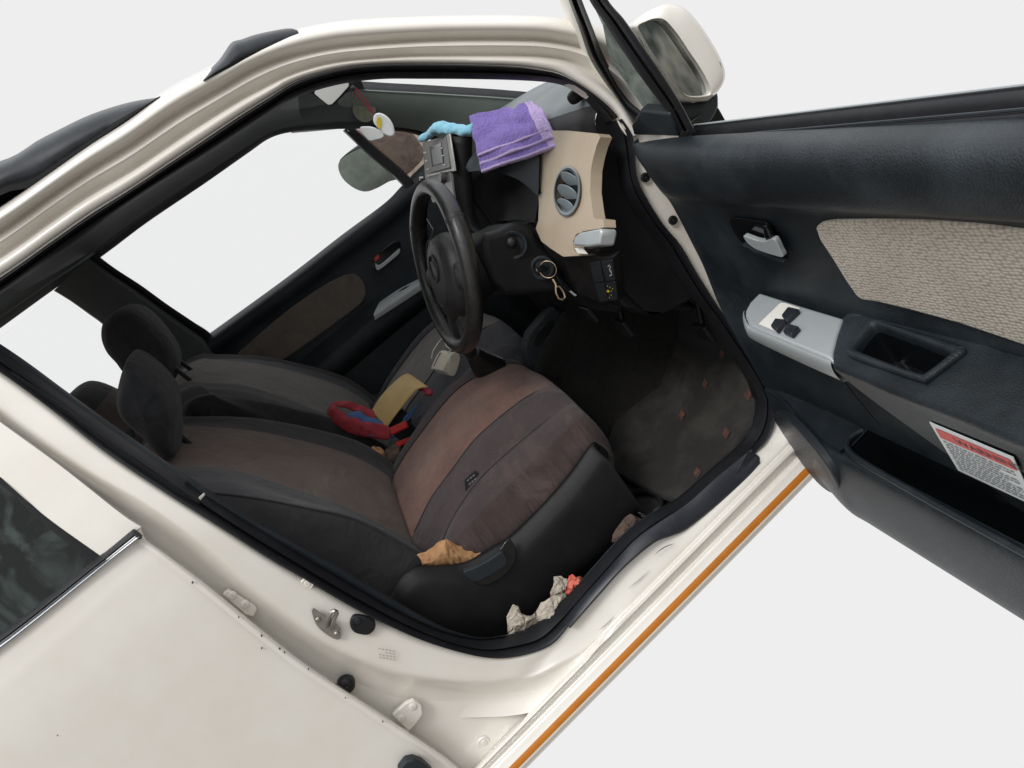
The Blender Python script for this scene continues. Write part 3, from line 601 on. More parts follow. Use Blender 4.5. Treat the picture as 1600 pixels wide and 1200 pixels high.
for L_ in (cC,cD): tube('piping', resample([p+P3(0,0,.0005) for p in L_],60), .0016, fab_dark, cush, seg=6)
# bare foam at the rear corner of the cushion
fo = [Ys([(650,866),(668,858),(690,843),(700,843),(716,852),(745,857),(764,858)],.20), Ys([(655,872),(672,866),(692,852),(703,856),(718,862),(740,866),(758,866)],.186), Ys([(658,880),(676,876),(694,868),(708,868),(722,871),(738,874),(752,874)],.18), Ys([(660,888),(678,888),(696,884),(710,882),(722,884),(738,884),(750,882)],.19)]
V_,F_,_i = rows_mesh([catmull(l,50) for l in [catmull(c,4) for c in zip(*fo)]]) if False else (None,None,None)
fr_rows = [catmull(l,60) for l in fo]; cols = [catmull([r[j] for r in fr_rows],14) for j in range(60)]
rows = [[cols[j][i]+P3(0,-.003*noise.noise(Vector((j*.25,i*.5,3)))+.004,.003*noise.noise(Vector((j*.22,i*.45,0)))-.004) for j in range(60)] for i in range(14)]
V,Fc,_ = rows_mesh(rows); mesh('seat_foam', V, Fc, foam, cush)
# side valance of the seat
T1 = [(606,950),(611,932),(622,912),(637,897),(655,890),(690,889),(722,888),(748,878),(775,862),(800,846),(850,796),(895,745),(926,702),(938,709),(950,732)]
T0 = [(612,930),(618,916),(630,900),(643,890),(660,884),(690,882),(720,878),(744,867),(770,852),(796,836),(846,788),(890,738),(922,694),(936,694),(950,708)]
t1 = [onY(p,.170) for p in T1]; t0 = [onY(p,.200) for p in T0]
t2 = [P3(p[0],.150,p[2]-.035) for p in t1]; t3 = [P3(p[0]*.97+.01,.152,max(p[2]-.16,.36)) for p in t1]; t4 = [P3(p[0]*.95+.015,.175,.325) for p in t1]
t2[-1] = t1[-1]+P3(.006,.03,-.02); t3[-1] = t1[-1]+P3(.012,.05,-.09); t4[-1] = t1[-1]+P3(.0,.08,-.16)
t0.append(t0[-1]+P3(.0,.12,0)); t1.append(t1[-1]+P3(.008,.12,-.01)); t2.append(t2[-1]+P3(.008,.12,0)); t3.append(t3[-1]+P3(.008,.12,0)); t4.append(t4[-1]+P3(.0,.12,0))
loft('side_valance', [[p+P3(0,.03,-.01) for p in t0], t0, [a*.4+b*.6+P3(0,-.002,.006) for a,b in zip(t0,t1)], t1, [a*.55+b*.45+P3(0,-.004,0) for a,b in zip(t1,t2)], t2, [a*.5+b*.5+P3(0,-.002,0) for a,b in zip(t2,t3)], t3, t4], trimdark, cush, n=120, cross=3)
rec = smoothloop([onY(p,.1455) for p in [(722,889),(748,880),(775,864),(792,842),(800,846),(806,862),(803,878),(790,896),(772,908),(754,914),(738,907),(728,898)]],40)
slab('lever_recess', rec, (0,-.004,0), gloss_black, cush, bevel=.002)
slab('recline_lever', smoothloop([onY(p,.140) for p in [(722,890),(735,884),(758,873),(780,858),(786,862),(790,874),(782,884),(760,897),(742,905),(731,901)]],40), (0,-.014,0), trim, cush, bevel=.005)
# sewn label on the cushion seam
lp = [onY(p,.305)+P3(0,-.004,.004) for p in ((727,752),(744,737),(750,742),(733,769),(728,768))]
lb = slab('fabric_label', lp, (.001,-.002,.003), fab_dark, cush, bevel=.0008)
V=[];Fc=[]
for k in range(3):
    for j in range(2):
        x = 731+k*4.2+j*2.6; y = 753-k*3.6+j*5.5
        q = [onY(p,.305)+P3(.001,-.0075,.0075) for p in ((x,y),(x+3,y-2.6),(x+4,y-.4),(x+1,y+2.2))]
        o=len(V); V+=q; Fc.append((o,o+1,o+2,o+3))
mesh('label_print', V, Fc, inkmark, lb, smooth=False)
# passenger seat: the same seat, mirrored and set forward
def TP(p): return P3(p[0]+.082, p[1]+.595, p[2]+.022)
def TPb(p): return P3(p[0]+.050, p[1]+.605, p[2]+.022)
pc = addcush('passenger_seat', CUSH, [fab_grey, fab_greydark, fab_greydark, fab_greydark], car, T=TP)
addback('backrest', [fab_grey, fab_greydark, fab_greydark, fab_dark], pc, T=TPb)
tube('piping', resample([TP(p)+P3(0,0,.001) for p in cB],60), .0028, fab_dark, pc, seg=6)
tube('piping', resample([TP(p)+P3(0,0,.001) for p in cC],60), .0022, fab_dark, pc, seg=6)
headrest('headrest', [(163,507),(168,497),(180,486),(200,478),(222,481),(244,498),(265,522),(278,545),(282,566),(276,580),(250,584),(222,580),(200,578),(187,562),(173,545),(164,524)], 1.03, .13, fab_dark, pc)
for yy in (.97,1.09): tube('headrest_stem', [P3(-.06,yy,1.15),P3(-.05,yy,1.06),P3(-.03,yy,.98)], .006, trimdark, pc)
slab('side_valance', [P3(.16,.80,.62),P3(.68,.80,.52),P3(.68,.80,.34),P3(.12,.80,.34),P3(.10,.80,.55)], (0,-.03,0), trimdark, pc, bevel=.01)
tube('recline_lever', [P3(.30,1.34,.60),P3(.25,1.345,.625),P3(.18,1.345,.625)], [.012,.016,.012], trim, pc)
# rear seat: rounded back with a brown centre panel
rs_rows = []
for zz,off in ((.60,-.02),(.8,-.03),(1.0,-.045),(1.10,-.055),(1.12,-.057),(1.18,-.068),(1.225,-.085),(1.245,-.11),(1.24,-.15),(1.18,-.19),(.6,-.19)):
    r = []
    for y in (.72,.78,.84,.92,1.0,1.1,1.2,1.28,1.33,1.36):
        e = min(1,max(0,(y-.72)/.16)); g = min(1,max(0,(1.36-y)/.12))
        top = .55+.45*math.sin(e*math.pi/2)**1 if zz>1.12 else 1
        z = 1.12+(zz-1.12)*(math.sqrt(max(0,1-(1-e)**2))*math.sqrt(max(0,1-(1-g)**2))) if zz > 1.12 else zz
        r.append(P3(-.225+off+.05*math.sin(math.pi*(y-.72)/.64)*.5, y, z))
    rs_rows.append(r)
loft('rear_seat', rs_rows, [fab_dark, fab_back], car, n=50, mi=[0,1,1,1,1,0,0,0,0,0], cross=3, ang=80)
# seat belt strap across the gap and the two buckles between the seats
loft('seat_belt', [[onY((206,668),.60),onY((190,676),.62),onY((172,690),.62),onY((150,700),.5)], [onY((212,682),.60),onY((196,690),.62),onY((180,702),.62),onY((158,714),.5)]], fab_dark, car, n=20, solid=.003)
for (a,b,c_,d) in (((610,668),(634,657),(637,667),(612,679)), ((618,691),(642,682),(645,687),(621,699))):
    top = [onY(p,.735) for p in (a,b,c_,d)]
    bu = slab('belt_buckle', [top[0]+(top[0]-top[2])*.06,top[1]+(top[1]-top[3])*.06,top[2]+P3(.004,0,-.006)+(top[2]-top[0])*.06,top[3]+P3(.004,0,-.006)+(top[3]-top[1])*.06], (.012,.018,-.085), trimdark, car, bevel=.003)
    slab('release_button', [p+P3(-.001,-.004,.002) for p in top], (.004,.008,-.01), redbtn, bu, bevel=.001)
# ------------------------------------------------------------------ DASHBOARD
def dprof(y):
    s = .012 if y < .14 or y > 1.30 else 0
    k = min(1,max(0,(y-.105)/.45)); k = k*k*(3-2*k)
    pts = [(.995+.305*k,1.080-.018*k),(.985+.165*k,1.086),(.97+.03*k,1.086),(.955,1.078),(.930,1.060),(.915,1.030),(.86,.962),(.80,.890),(.785,.860),(.79,.78),(.80,.72),(.83,.69),(.95,.66),(1.10,.66)]
    return [P3(x+s,y,z-s*.6) for x,z in pts]
ys = (.105,.115,.14,.2,.3,.34,.5,.62,.75,.9,1.1,1.28,1.33,1.345)
dl = [dprof(y) for y in ys]
dash = loft('dashboard', [[l[i] for l in dl] for i in range(len(dl[0]))], [dashtop, trimdark], car, n=40, mi=[0,0,0,1,1,1,1,1,1,1,1,1,1], cross=3, ang=80)
mesh('dash_end', dl[0], [tuple(range(len(dl[0])))], trimdark, dash)
# beige panel with the round vent; outline on the dash face
bo = [(863,204),(886,204),(934,209),(938,214),(932,228),(927,246),(923,267),(922,300),(926,330),(928,341),(943,343),(944,355),(938,357),(912,361),(900,366),(895,378),(896,388),(904,396),(920,398),(880,401),(860,388),(846,377),(837,357),(841,345),(842,320),(841,280),(844,244),(850,228),(856,217)]
def bp_(p, o):  # upper part curls back onto the dash top
    X = onDash(p, o)
    k = max(0, X[2]-1.02)
    return X
O = [bp_(p,.012) for p in bo]
vc = (886,299); ve = [(vc[0]+(20.5*math.cos(t))-4*math.sin(t)*.6, vc[1]+38.5*math.sin(t)+1.2*math.cos(t)) for t in np.linspace(0,2*math.pi,41)[:-1]]
dense = []
for i in range(len(O)):
    a,b = O[i],O[(i+1)%len(O)]; k = max(1,int(np.linalg.norm(a-b)/.012))
    dense += [a+(b-a)*j/k for j in range(k)]
E1 = [onDash(p,.012) for p in ve]
V,Fc = holed(dense,[E1]); nb=len(V)
N_ = np.array([-.751,0,.660])
side = [p-N_*.022+P3(.004,0,0) for p in dense]
V2,F2,_ = rows_mesh([dense,[p-N_*.022 for p in dense]],closeu=True); V3,F3,_ = rows_mesh([E1,[p-N_*.02 for p in E1]],closeu=True)
V,Fc = joinvf((V,Fc),(V2,F2),(V3,F3))
bpn = mesh('beige_panel', V, Fc, beige, dash, weld=.0004, bevel=.006, ang=30)
ring = [(1.03,.013),(1.02,.016),(.96,.018),(.86,.014),(.82,.004),(.80,-.02)]
loft('vent_ring', [[onDash((vc[0]+(x-vc[0])*s,vc[1]+(y-vc[1])*s),o) for x,y in ve+[ve[0]]] for s,o in ring], ventring, dash, n=80)
slab('vent_throat', [onDash((vc[0]+(x-vc[0])*.86,vc[1]+(y-vc[1])*.86),-.018) for x,y in ve], N_*-.004, gloss_black, dash, bevel=0)
for k,(bx,by,w,h) in enumerate(((889,280,14,9.5),(886,301,15.5,10.5),(883,321,13,9))):
    el = [(bx+w*math.cos(t)+.0*math.sin(t), by+h*math.sin(t)+w*.5*math.cos(t)) for t in np.linspace(0,2*math.pi,33)[:-1]]
    L = [onDash(p,.006-.016*((p[1]-by)/14.)) for p in el]
    slab('vent_blade', L, N_*-.003, ventblue, dash, bevel=.001)
# pull-out drawer
dt = [(895,384),(897,370),(905,363),(938,357),(939,364),(935,383),(917,386)]
slab('pull_drawer', [onDash(p,.030) for p in dt], N_*-.03, silver, dash, bevel=.005)
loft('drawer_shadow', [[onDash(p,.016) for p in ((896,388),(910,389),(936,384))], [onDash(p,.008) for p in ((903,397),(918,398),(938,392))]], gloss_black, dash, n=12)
slab('paper_sticker', [onDash(p,.017) for p in ((898,388),(911,387),(919,397),(904,396))], N_*.001, white, dash, bevel=0)
# lower switch panel
sw = [(880,402),(920,400),(942,404),(957,402),(962,440),(966,472),(940,474),(905,462),(890,440)]
slab('lower_panel', [onX(p,.778) for p in sw], (.02,0,.0), trimdark, dash, bevel=.004)
cell = lambda a: [onX(p,.7755) for p in a]
for q in ([(921,411),(937,409),(944,440),(928,442)], [(939,409),(956,407),(961,438),(946,440)], [(929,444),(944,442),(951,470),(937,472)], [(946,442),(961,440),(965,468),(952,470)]):
    slab('blank_switch', cell(q), (.004,0,0), trim, dash, bevel=.001)
def dots(name, pts, r, f, m, parent):
    V=[];Fc=[]
    for x,y in pts:
        c=[f((x+r*math.cos(t),y+r*math.sin(t))) for t in np.linspace(0,2*math.pi,9)[:-1]]; o=len(V); V+=c; Fc.append(tuple(range(o,o+8)))
    return mesh(name,V,Fc,m,parent,smooth=False)
dots('switch_mark', [(950,455)], 2.2, lambda p:onX(p,.7745), yellow, dash)
dots('switch_mark', [(949,447),(953,449),(955,455),(955,461),(952,465),(957,451)], .8, lambda p:onX(p,.7745), yellow, dash)
tube('switch_symbol', [onX(p,.7745) for p in ((950,417),(952,414),(954,418),(952,421),(955,425),(956,429),(953,431))], .0008, whitemark, dash, seg=6)
# big lower side cover
sc_ = [(940,352),(952,352),(962,372),(985,400),(1000,425),(1040,462),(1092,479),(1080,488),(1030,483),(978,483),(968,474),(958,405),(944,398)]
slab('dash_side_cover', [onY(p,.120) for p in sc_], (.02,.10,0), trimdark, dash, bevel=.008)
tube('cover_seam', [onY(p,.118) for p in ((977,393),(981,430),(985,465),(990,476))], .001, trim, dash, seg=6)
slab('dash_under_cover', [onX(p,.79) for p in ((885,445),(930,468),(968,479),(966,490),(935,488),(880,468))], (.12,0,.0), trimdark, dash, bevel=.006)
# instrument hood and glass
hi_ = [(728,262,.62),(744,251,.60),(776,242,.53),(812,241,.42),(843,243,.325)]
li_ = [(732,268,.61),(748,266,.58),(776,267,.51),(812,281,.42),(841,305,.325)]
Hh = [onY(p[:2],p[2]) for p in hi_]; Ll = [onY(p[:2],p[2]) for p in li_]
loft('instrument_hood', [[p+P3(.16,0,.012) for p in Hh], [p+P3(.07,0,.016) for p in Hh], [p+P3(.02,0,.010) for p in Hh], Hh, [a*.8+b*.2 for a,b in zip(Hh,Ll)], [a*.1+b*.9 for a,b in zip(Hh,Ll)], Ll, [p+P3(.02,0,.0) for p in Ll], [p+P3(.10,0,.01) for p in Ll]], trim, dash, n=50, cross=3, ang=80)
slab('instrument_glass', [onDash(p,.004) for p in ((757,292),(763,316),(778,344),(806,343),(836,346),(843,300),(822,276),(786,258),(760,262))], N_*-.004, trimdark, dash, bevel=.001)
tube('instrument_rim', [onDash(p,.008) for p in ((764,318),(777,343.5),(790,344),(806,342.5),(820,343.5),(836,346.5))], .0014, trim, dash, seg=6)
dots('gauge_mark', [(800+22*math.cos(t),310+20*math.sin(t)) for t in np.linspace(2.4,6.9,13)], .6, lambda p:onDash(p,.0065), trim, dash)
# centre vent bezel
cb = [(733,277),(741,276),(757,293),(766,318),(777,348),(748,358),(739,318)]
V,Fc = holed([onDash(p,.010) for p in cb],[[onDash(p,.010) for p in ((743,289),(755,298),(763,340),(752,344))]])
o_ = mesh('centre_bezel', V, Fc, beige, dash, solid=.01, smooth=False)
slab('vent_back', [onDash(p,-.01) for p in ((740,284),(760,296),(766,342),(750,348))], N_*-.004, gloss_black, dash, bevel=0)
for k in range(5):
    y = 295+k*9.5; slab('vent_slat', [onDash(p,.006) for p in ((744+k*1.6,y),(757+k*1.6,y+3.5),(757+k*1.6,y+6),(744+k*1.6,y+2.5))], N_*-.006, trim, dash, bevel=.0005)
# centre stack
loft('centre_stack', [[onY((705,214),.66),onY((712,300),.66),onY((722,352),.655),onY((750,372),.62)], [onY((738,214),.645),onY((738,290),.645),onY((748,352),.64),onY((765,372),.60)]], trimdark, dash, n=24, solid=.01)
V,Fc = boxvf((.79,.66,.60),(.93,.86,1.05)); mesh('centre_stack', V, Fc, trimdark, dash, bevel=.01)
# radio sticking out of the stack
nR = (-.827,0,.562); cR = np.array(nR)@onY((702,208),.66)
onR = lambda p,o=0: onP(p,nR,cR+o)
nv = np.array(nR)
rf = slab('radio', [onR(p) for p in ((660,223),(698,210),(708,296),(711,312),(676,318),(664,282))], nv*-.11, stereo_m, dash, bevel=.003)
slab('radio_fascia', [onR(p,.006) for p in ((665,226),(695,214),(703,262),(669,271))], nv*-.006, stereo_m, rf, bevel=.002)
slab('radio_rim', [onR(p,.003) for p in ((697,211),(702,209),(711,267),(706,268))], nv*-.004, steel, rf, bevel=.001)
slab('radio_rim', [onR(p,.004) for p in ((666,273),(705,264),(706,267),(667,277))], nv*-.004, steel, rf, bevel=.001)
slab('radio_screen', [onR(p,.0075) for p in ((671,229),(689,222),(693,256),(675,261))], nv*-.003, gloss_black, rf, bevel=.001)
slab('radio_screen', [onR(p,.0085) for p in ((674,234),(688,229),(692,254),(677,258))], nv*-.001, screen, rf, bevel=0)
for p in ((663,238),(665,251),(667,264),(689,231),(691,243),(693,257)):
    slab('radio_button', [onR(q,.0085) for q in ((p[0]-1.5,p[1]),(p[0]+2.5,p[1]-1),(p[0]+2.6,p[1]+.4),(p[0]-1.4,p[1]+1.4))], nv*-.001, whitemark, rf, bevel=0)
c = onR((696,277)); 
A1 = np.array([0,1.,0]); A2 = np.cross(nv,A1)
L = [[c+nv*h+r*(A1*math.cos(t)+A2*math.sin(t)) for t in np.linspace(0,2*math.pi,25)] for r,h in ((.013,0),(.013,.012),(.011,.014),(.0005,.014))]
loft('radio_knob', L, stereo_m, rf, n=25)
c = onR((661,279)); L = [[c+nv*h+r*(A1*math.cos(t)+A2*math.sin(t)) for t in np.linspace(0,2*math.pi,17)] for r,h in ((.006,0),(.006,.010),(.0005,.011))]
loft('radio_knob', L, steel, rf, n=17)
slab('radio_fascia', [onR(p,.004) for p in ((667,280),(690,275),(692,288),(669,292))], nv*-.003, stereo_m, rf, bevel=.001)
# white lead hanging from the radio
tube('charger_lead', resample([onDash(p,.02) for p in ((722,255),(727,272),(731,287),(737,299),(744,311),(751,322),(757,335),(760,353))],40), .0016, white, dash, seg=6)
# dash top vent pieces near the pillar
V,Fc = superbox(onZ((903,147),1.10),(.022,.012,.013),e=.7); mesh('dash_knob', V, Fc, trimdark, dash)
# ------------------------------------------------------------------ STEERING COLUMN AND WHEEL
sh = [(752,372),(760,364),(779,359),(801,346),(832,351),(847,379),(872,398),(886,430),(882,452),(868,459),(820,462),(790,462),(772,440),(757,405)]
col = slab('steering_column', [onY(p,.345) for p in sh], (-.01,.15,.0), trimdark, car, bevel=.022)
def ringat(p, y, name, prof, m, parent, nrm=(-.35,-.93,.1), n=33):
    nrm = np.array(nrm); nrm = nrm/np.linalg.norm(nrm); c = onY(p,y)
    a = np.cross(nrm,(0,0,1)); a /= np.linalg.norm(a); b = np.cross(nrm,a)
    return loft(name, [[c+nrm*h+r*(a*math.cos(t)+b*math.sin(t)) for t in np.linspace(0,2*math.pi,n)] for r,h in prof], m, parent, n=n, cross=2)
ringat((802,383),.345,'stalk_socket', ((.030,-.004),(.029,.004),(.023,.002),(.021,-.004),(.001,-.005)), trim, col)
ringat((799,378),.335,'stalk_tip', ((.009,-.01),(.0095,.012),(.006,.018),(.0005,.019)), hubmat, col)
tube('column_stalk', [onY((806,388),.37),onY((799,378),.335)], .009, trim, col)
ringat((847,418),.342,'ignition_lock', ((.026,-.004),(.026,.004),(.020,.005),(.018,.001),(.014,.001),(.013,.006),(.001,.006)), trim, col)
slab('ignition_slot', [onY(p,.334) for p in ((838,420),(853,420),(853,424),(838,424))], (0,.002,0), steel, col, bevel=.0005)
# wheel
WC = P3(.602,.42,.968); ax = P3(.319,.319*.10,-.174); ax /= np.linalg.norm(ax)    # axle, pointing to the dash
wv = P3(-.10,1,0); wv /= np.linalg.norm(wv); wu = np.cross(ax,wv); wu *= (1 if wu[2] > 0 else -1)/np.linalg.norm(wu)
wp = lambda r,t,h=0: WC+r*(wu*math.cos(t)+wv*math.sin(t))+ax*h
def rimr(t):   # grips swell a little at ten-to-two
    return .0180+.0025*math.exp(-((abs((t+math.pi)%(2*math.pi)-math.pi)-1.05)/.4)**2)
ts = np.linspace(0,2*math.pi,97)[:-1]
wheel = tube('steering_wheel', [wp(.172,t) for t in ts], [rimr(t) for t in ts], leather, car, seg=18, closed=True)
for t0,t1 in ((.95,1.0),(-1.0,-.95)):
    tube('rim_stitch', [wp(.172,t) for t in np.linspace(t0,t1,4)], .0208, hubmat, wheel, seg=18)
# hub pad
hubp = []
for r,h in ((.096,.035),(.104,.020),(.103,.006),(.092,-.012),(.064,-.021),(.03,-.023),(.001,-.0235)):
    hubp.append([wp(1,0,0)*0+WC+ax*h+r*(wu*(math.cos(t)*(1.05 if math.cos(t)<0 else .82)-.10)+wv*math.sin(t)*.95) for t in np.linspace(0,2*math.pi,49)])
loft('wheel_hub', hubp, hubmat, wheel, n=49, cross=2, ang=80)
tube('hub_seam', [WC+ax*-.0205+.066*(wu*(math.cos(t)*1.1-.12)+wv*math.sin(t)*.9) for t in np.linspace(0,2*math.pi,41)[:-1]], .0012, trim, wheel, seg=6, closed=True)
for name,t in (('wheel_spoke',1.75),('wheel_spoke',-1.75)):
    e0 = wp(.075,t,.006); e1 = wp(.165,t,.004); w_ = wp(1,t+math.pi/2)-WC
    loft(name, [[e0-w_*.030+ax*.014,e1-w_*.017+ax*.008],[e0-w_*.028-ax*.012,e1-w_*.015-ax*.008],[e0-ax*.016,e1-ax*.010],[e0+w_*.028-ax*.012,e1+w_*.015-ax*.008],[e0+w_*.030+ax*.014,e1+w_*.017+ax*.008],[e0+ax*.02,e1+ax*.010],[e0-w_*.030+ax*.014,e1-w_*.017+ax*.008]], hubmat, wheel, n=16, cross=2)
for s in (-.35,.35):
    t = math.pi+s
    e0 = wp(.08,t,.006); e1 = wp(.165,math.pi+s*.7,.004); w_ = wp(1,t+math.pi/2)-WC
    loft('wheel_spoke', [[e0-w_*.018+ax*.012,e1-w_*.013+ax*.008],[e0-w_*.016-ax*.010,e1-w_*.011-ax*.008],[e0+w_*.016-ax*.010,e1+w_*.011-ax*.008],[e0+w_*.018+ax*.012,e1+w_*.013+ax*.008],[e0-w_*.018+ax*.012,e1-w_*.013+ax*.008]], leather, wheel, n=16)
# oval badge with slanted strokes
ec = WC+ax*-.0245+wu*.004
emb = tube('wheel_emblem', [ec+.027*(wu*math.cos(t)*1.05+wv*math.sin(t)) for t in np.linspace(0,2*math.pi,37)[:-1]], .0024, trim, wheel, seg=8, closed=True)
for k in (-1,0,1):
    tube('emblem_stroke', [ec+wv*(.008*k+.008)+wu*.015, ec+wv*(.008*k)+wu*.0, ec+wv*(.008*k-.007)-wu*.015], .0016, stereo_m, emb, seg=6)
tube('spoke_trim', [onP(p,ax,ax@(WC-ax*.004)) for p in ((667,342),(677,359),(674,370),(670,379))], .0011, stereo_m, wheel, seg=6)
tube('column_boot', [WC+ax*.02-wu*.06, WC+ax*.06-wu*.03, WC+ax*.14, WC+ax*.25], [.06,.055,.06,.06], trimdark, col, seg=20)
# ------------------------------------------------------------------ CONSOLE, LEVER, PEDALS
cs_o = [(818,545),(826,520),(850,492),(868,478),(880,490),(866,514),(850,540),(842,578),(828,582)]
con = slab('centre_console', [onY(p,.64) for p in cs_o], (.01,.10,-.02), trim, car, bevel=.008)
slab('cup_recess', smoothloop([onY(p,.637) for p in [(833,533),(840,520),(855,504),(866,501),(864,511),(850,530),(842,540),(834,540)]],28), (0,.004,0), gloss_black, con, bevel=.001)
slab('console_side', [onY(p,.62) for p in ((836,590),(848,545),(868,512),(884,486),(930,500),(985,560),(940,640),(880,600))], (.0,.06,0), carpet, con, bevel=.02)
gl = tube('gear_lever', [onY((745,560),.66),onY((733,548),.62),onY((722,540),.6)], [.022,.017,.015], leather, car, seg=14)
tube('lever_boot', [onY((738,552),.62),onY((752,566),.64),onY((768,580),.66)], [.02,.032,.045], leather, gl, seg=16)
for (x,y,yy) in ((920,490,.42),(975,512,.36),(1100,520,.20)):
    c = onY((x,y),yy); V,Fc = boxvf(c-P3(.006,.028,.022),c+P3(.006,.028,.022)); pd = mesh('pedal', V, Fc, rubber, car, bevel=.003)
    tube('pedal_arm', [c,c+P3(.05,0,.12)], .006, trimdark, pd)
# inner mirror under the roof
nM = np.array([-.80,-.58,-.08]); nM /= np.linalg.norm(nM); cM = nM@onY((517,146),.69)
im = [onP(p,nM,cM) for p in ((481,149),(488,148),(498,156),(513,167),(520,166),(531,155),(546,137),(548,124),(520,116),(488,122))]
imr = slab('inner_mirror', im, nM*-.022, trim, car, bevel=.003)
nM = np.array([-.80,-.58,-.08]); nM /= np.linalg.norm(nM); cM = nM@onY((517,146),.685)
slab('mirror_glass', [onP(p,nM,cM) for p in ((491,146),(499,153),(513,164),(519,163),(530,152),(545,135),(545,124),(520,118),(494,126))], nM*-.003, mirror_m, imr, bevel=.0008)
tube('mirror_stem', [onY((540,130),.72),onY((548,127),.74),onY((553,119),.74)], .006, trimdark, imr)
# ------------------------------------------------------------------ DRIVER DOOR (swung open)
weave = mat('beige_weave', (.40,.35,.28), .9, bump=.3, bump_scale=900, sheen=.2)
nt = weave.node_tree; N = nt.nodes.new; K = nt.links.new; b = nt.nodes['Principled BSDF']
tc = N('ShaderNodeTexCoord'); sp = N('ShaderNodeSeparateXYZ'); cm = N('ShaderNodeCombineXYZ'); K(tc.outputs['Object'], sp.inputs[0]); K(sp.outputs['Y'], cm.inputs['X']); K(sp.outputs['Z'], cm.inputs['Y'])
ns = N('ShaderNodeTexNoise'); ns.inputs['Scale'].default_value = 45; K(cm.outputs[0], ns.inputs['Vector'])
vm = N('ShaderNodeVectorMath'); vm.operation = 'MULTIPLY_ADD'; vm.inputs[1].default_value = (.004,.004,0); K(ns.outputs['Color'], vm.inputs[0]); K(cm.outputs[0], vm.inputs[2])
vo = N('ShaderNodeTexVoronoi'); vo.voronoi_dimensions = '2D'; vo.inputs['Scale'].default_value = 1; vo.inputs['Randomness'].default_value = .45
sk = N('ShaderNodeMapping'); sk.inputs['Scale'].default_value = (135,235,1); sk.inputs['Rotation'].default_value = (0,0,.12); K(vm.outputs[0], sk.inputs['Vector']); K(sk.outputs[0], vo.inputs['Vector'])
cr = N('ShaderNodeValToRGB'); K(vo.outputs['Distance'], cr.inputs['Fac'])
cr.color_ramp.elements[0].position = .25; cr.color_ramp.elements[0].color = (.475,.425,.355,1); cr.color_ramp.elements[1].position = .72; cr.color_ramp.elements[1].color = (.22,.19,.15,1)
n4 = N('ShaderNodeTexNoise'); n4.inputs['Scale'].default_value = 9; n4.inputs['Detail'].default_value = 6; K(tc.outputs['Object'], n4.inputs['Vector'])
r4 = N('ShaderNodeMapRange'); r4.inputs['From Min'].default_value = .42; r4.inputs['From Max'].default_value = .7; r4.inputs['To Max'].default_value = .5; K(n4.outputs['Fac'], r4.inputs['Value'])
mx = N('ShaderNodeMix'); mx.data_type = 'RGBA'; mx.inputs['B'].default_value = (.25,.20,.15,1); K(r4.outputs[0], mx.inputs['Factor']); K(cr.outputs['Color'], mx.inputs['A']); K(mx.outputs['Result'], b.inputs['Base Color'])
bpn_ = [q for q in nt.nodes if q.type == 'BUMP'][0]; b2 = N('ShaderNodeBump'); b2.inputs['Strength'].default_value = .6; b2.inputs['Distance'].default_value = .002; b2.invert = True
K(vo.outputs['Distance'], b2.inputs['Height']); K(bpn_.outputs[0], b2.inputs['Normal']); K(b2.outputs[0], b.inputs['Normal'])

def DW(L, w): # pixels on the door at depth w, carried on to the latch end of the door
    A = [uwz(onD(p,w)) for p in L]
    out = [dr(*a) for a in A]
    a, b_ = A[-2], A[-1]
    if b_[0] < 1.0:
        s = (b_[2]-a[2])/max(1e-3,b_[0]-a[0]); s = max(-.1,min(.1,s))
        out.append(dr(1.03,w,b_[2]+s*(1.03-b_[0])))
    return out
FE = [(985,217),(988,226),(992,236),(1017,271),(1047,318),(1070,364),(1093,411),(1123,489),(1148,532),(1178,582),(1200,622),(1210,650)]
fe = [uwz(onU(p,.027)) for p in FE]      # real (w,z) of the front edge of the trim
few = lambda z: float(np.interp(z, [f[2] for f in fe][::-1], [f[1] for f in fe][::-1]))
us = (.027,.034,.05,.10,.18,.27,.325,.40,.52,.66,.80,.92,1.03)
def prow(z, w, zr=None):
    """line along the door at height z (zr at the latch end), depth w, starting on the front edge"""
    out = []
    for u in us:
        t = (u-.027)/1.0; zz = z+((zr if zr is not None else z)-z)*t
        k = 1-math.exp(-(u-.027)/.05)
        f = few(z)
        if u < .03: out.append(dr(u, f-.014, zz))
        else: out.append(dr(u, f+(w-f)*k, zz))
    return out
up_rows = [prow(.955,.012,.93),prow(.985,.030,.952),prow(.995,.045,.966),prow(.999,.060,.968),prow(.998,.078,.965),prow(.985,.092,.952),prow(.953,.097,.928),prow(.918,.094,.908),prow(.900,.086,.897),prow(.886,.073,.884),prow(.865,.068,.86),prow(.80,.067,.80),prow(.75,.068,.75),prow(.71,.072,.71),prow(.67,.076,.67),prow(.62,.082,.62),prow(.56,.090,.56),prow(.51,.100,.50),prow(.475,.104,.452)]
ddoor = loft('driver_door', up_rows, doortrim, car, n=70, cross=3, ang=80)
# lower part: bulges out into the map pocket
low_rows = []
for z,wf,wp_,zr in ((.475,.104,.106,.452),(.472,.110,.120,.451),(.468,.114,.152,.446),(.470,.118,.163,.446),(.458,.124,.172,.434),(.42,.134,.180,.40),(.38,.140,.186,.36),(.35,.146,.188,.325),(.325,.150,.182,.298),(.312,.14,.160,.285),(.305,.09,.09,.28)):
    r = []
    for u in us:
        t = (u-.027); zz = z+(zr-z)*t
        g = min(1,max(0,(u-.08)/.20)); g = g*g*(3-2*g)
        w = wf+(wp_-wf)*g
        f = few(max(z,.335))
        k = 1-math.exp(-(u-.027)/.04)
        r.append(dr(u, (f-.012) if u < .03 else min(f,w)+(w-min(f,w))*k, zz))
    low_rows.append(r)
loft('pocket_panel', low_rows[2:], doortrim, ddoor, n=80, cross=3, ang=80)
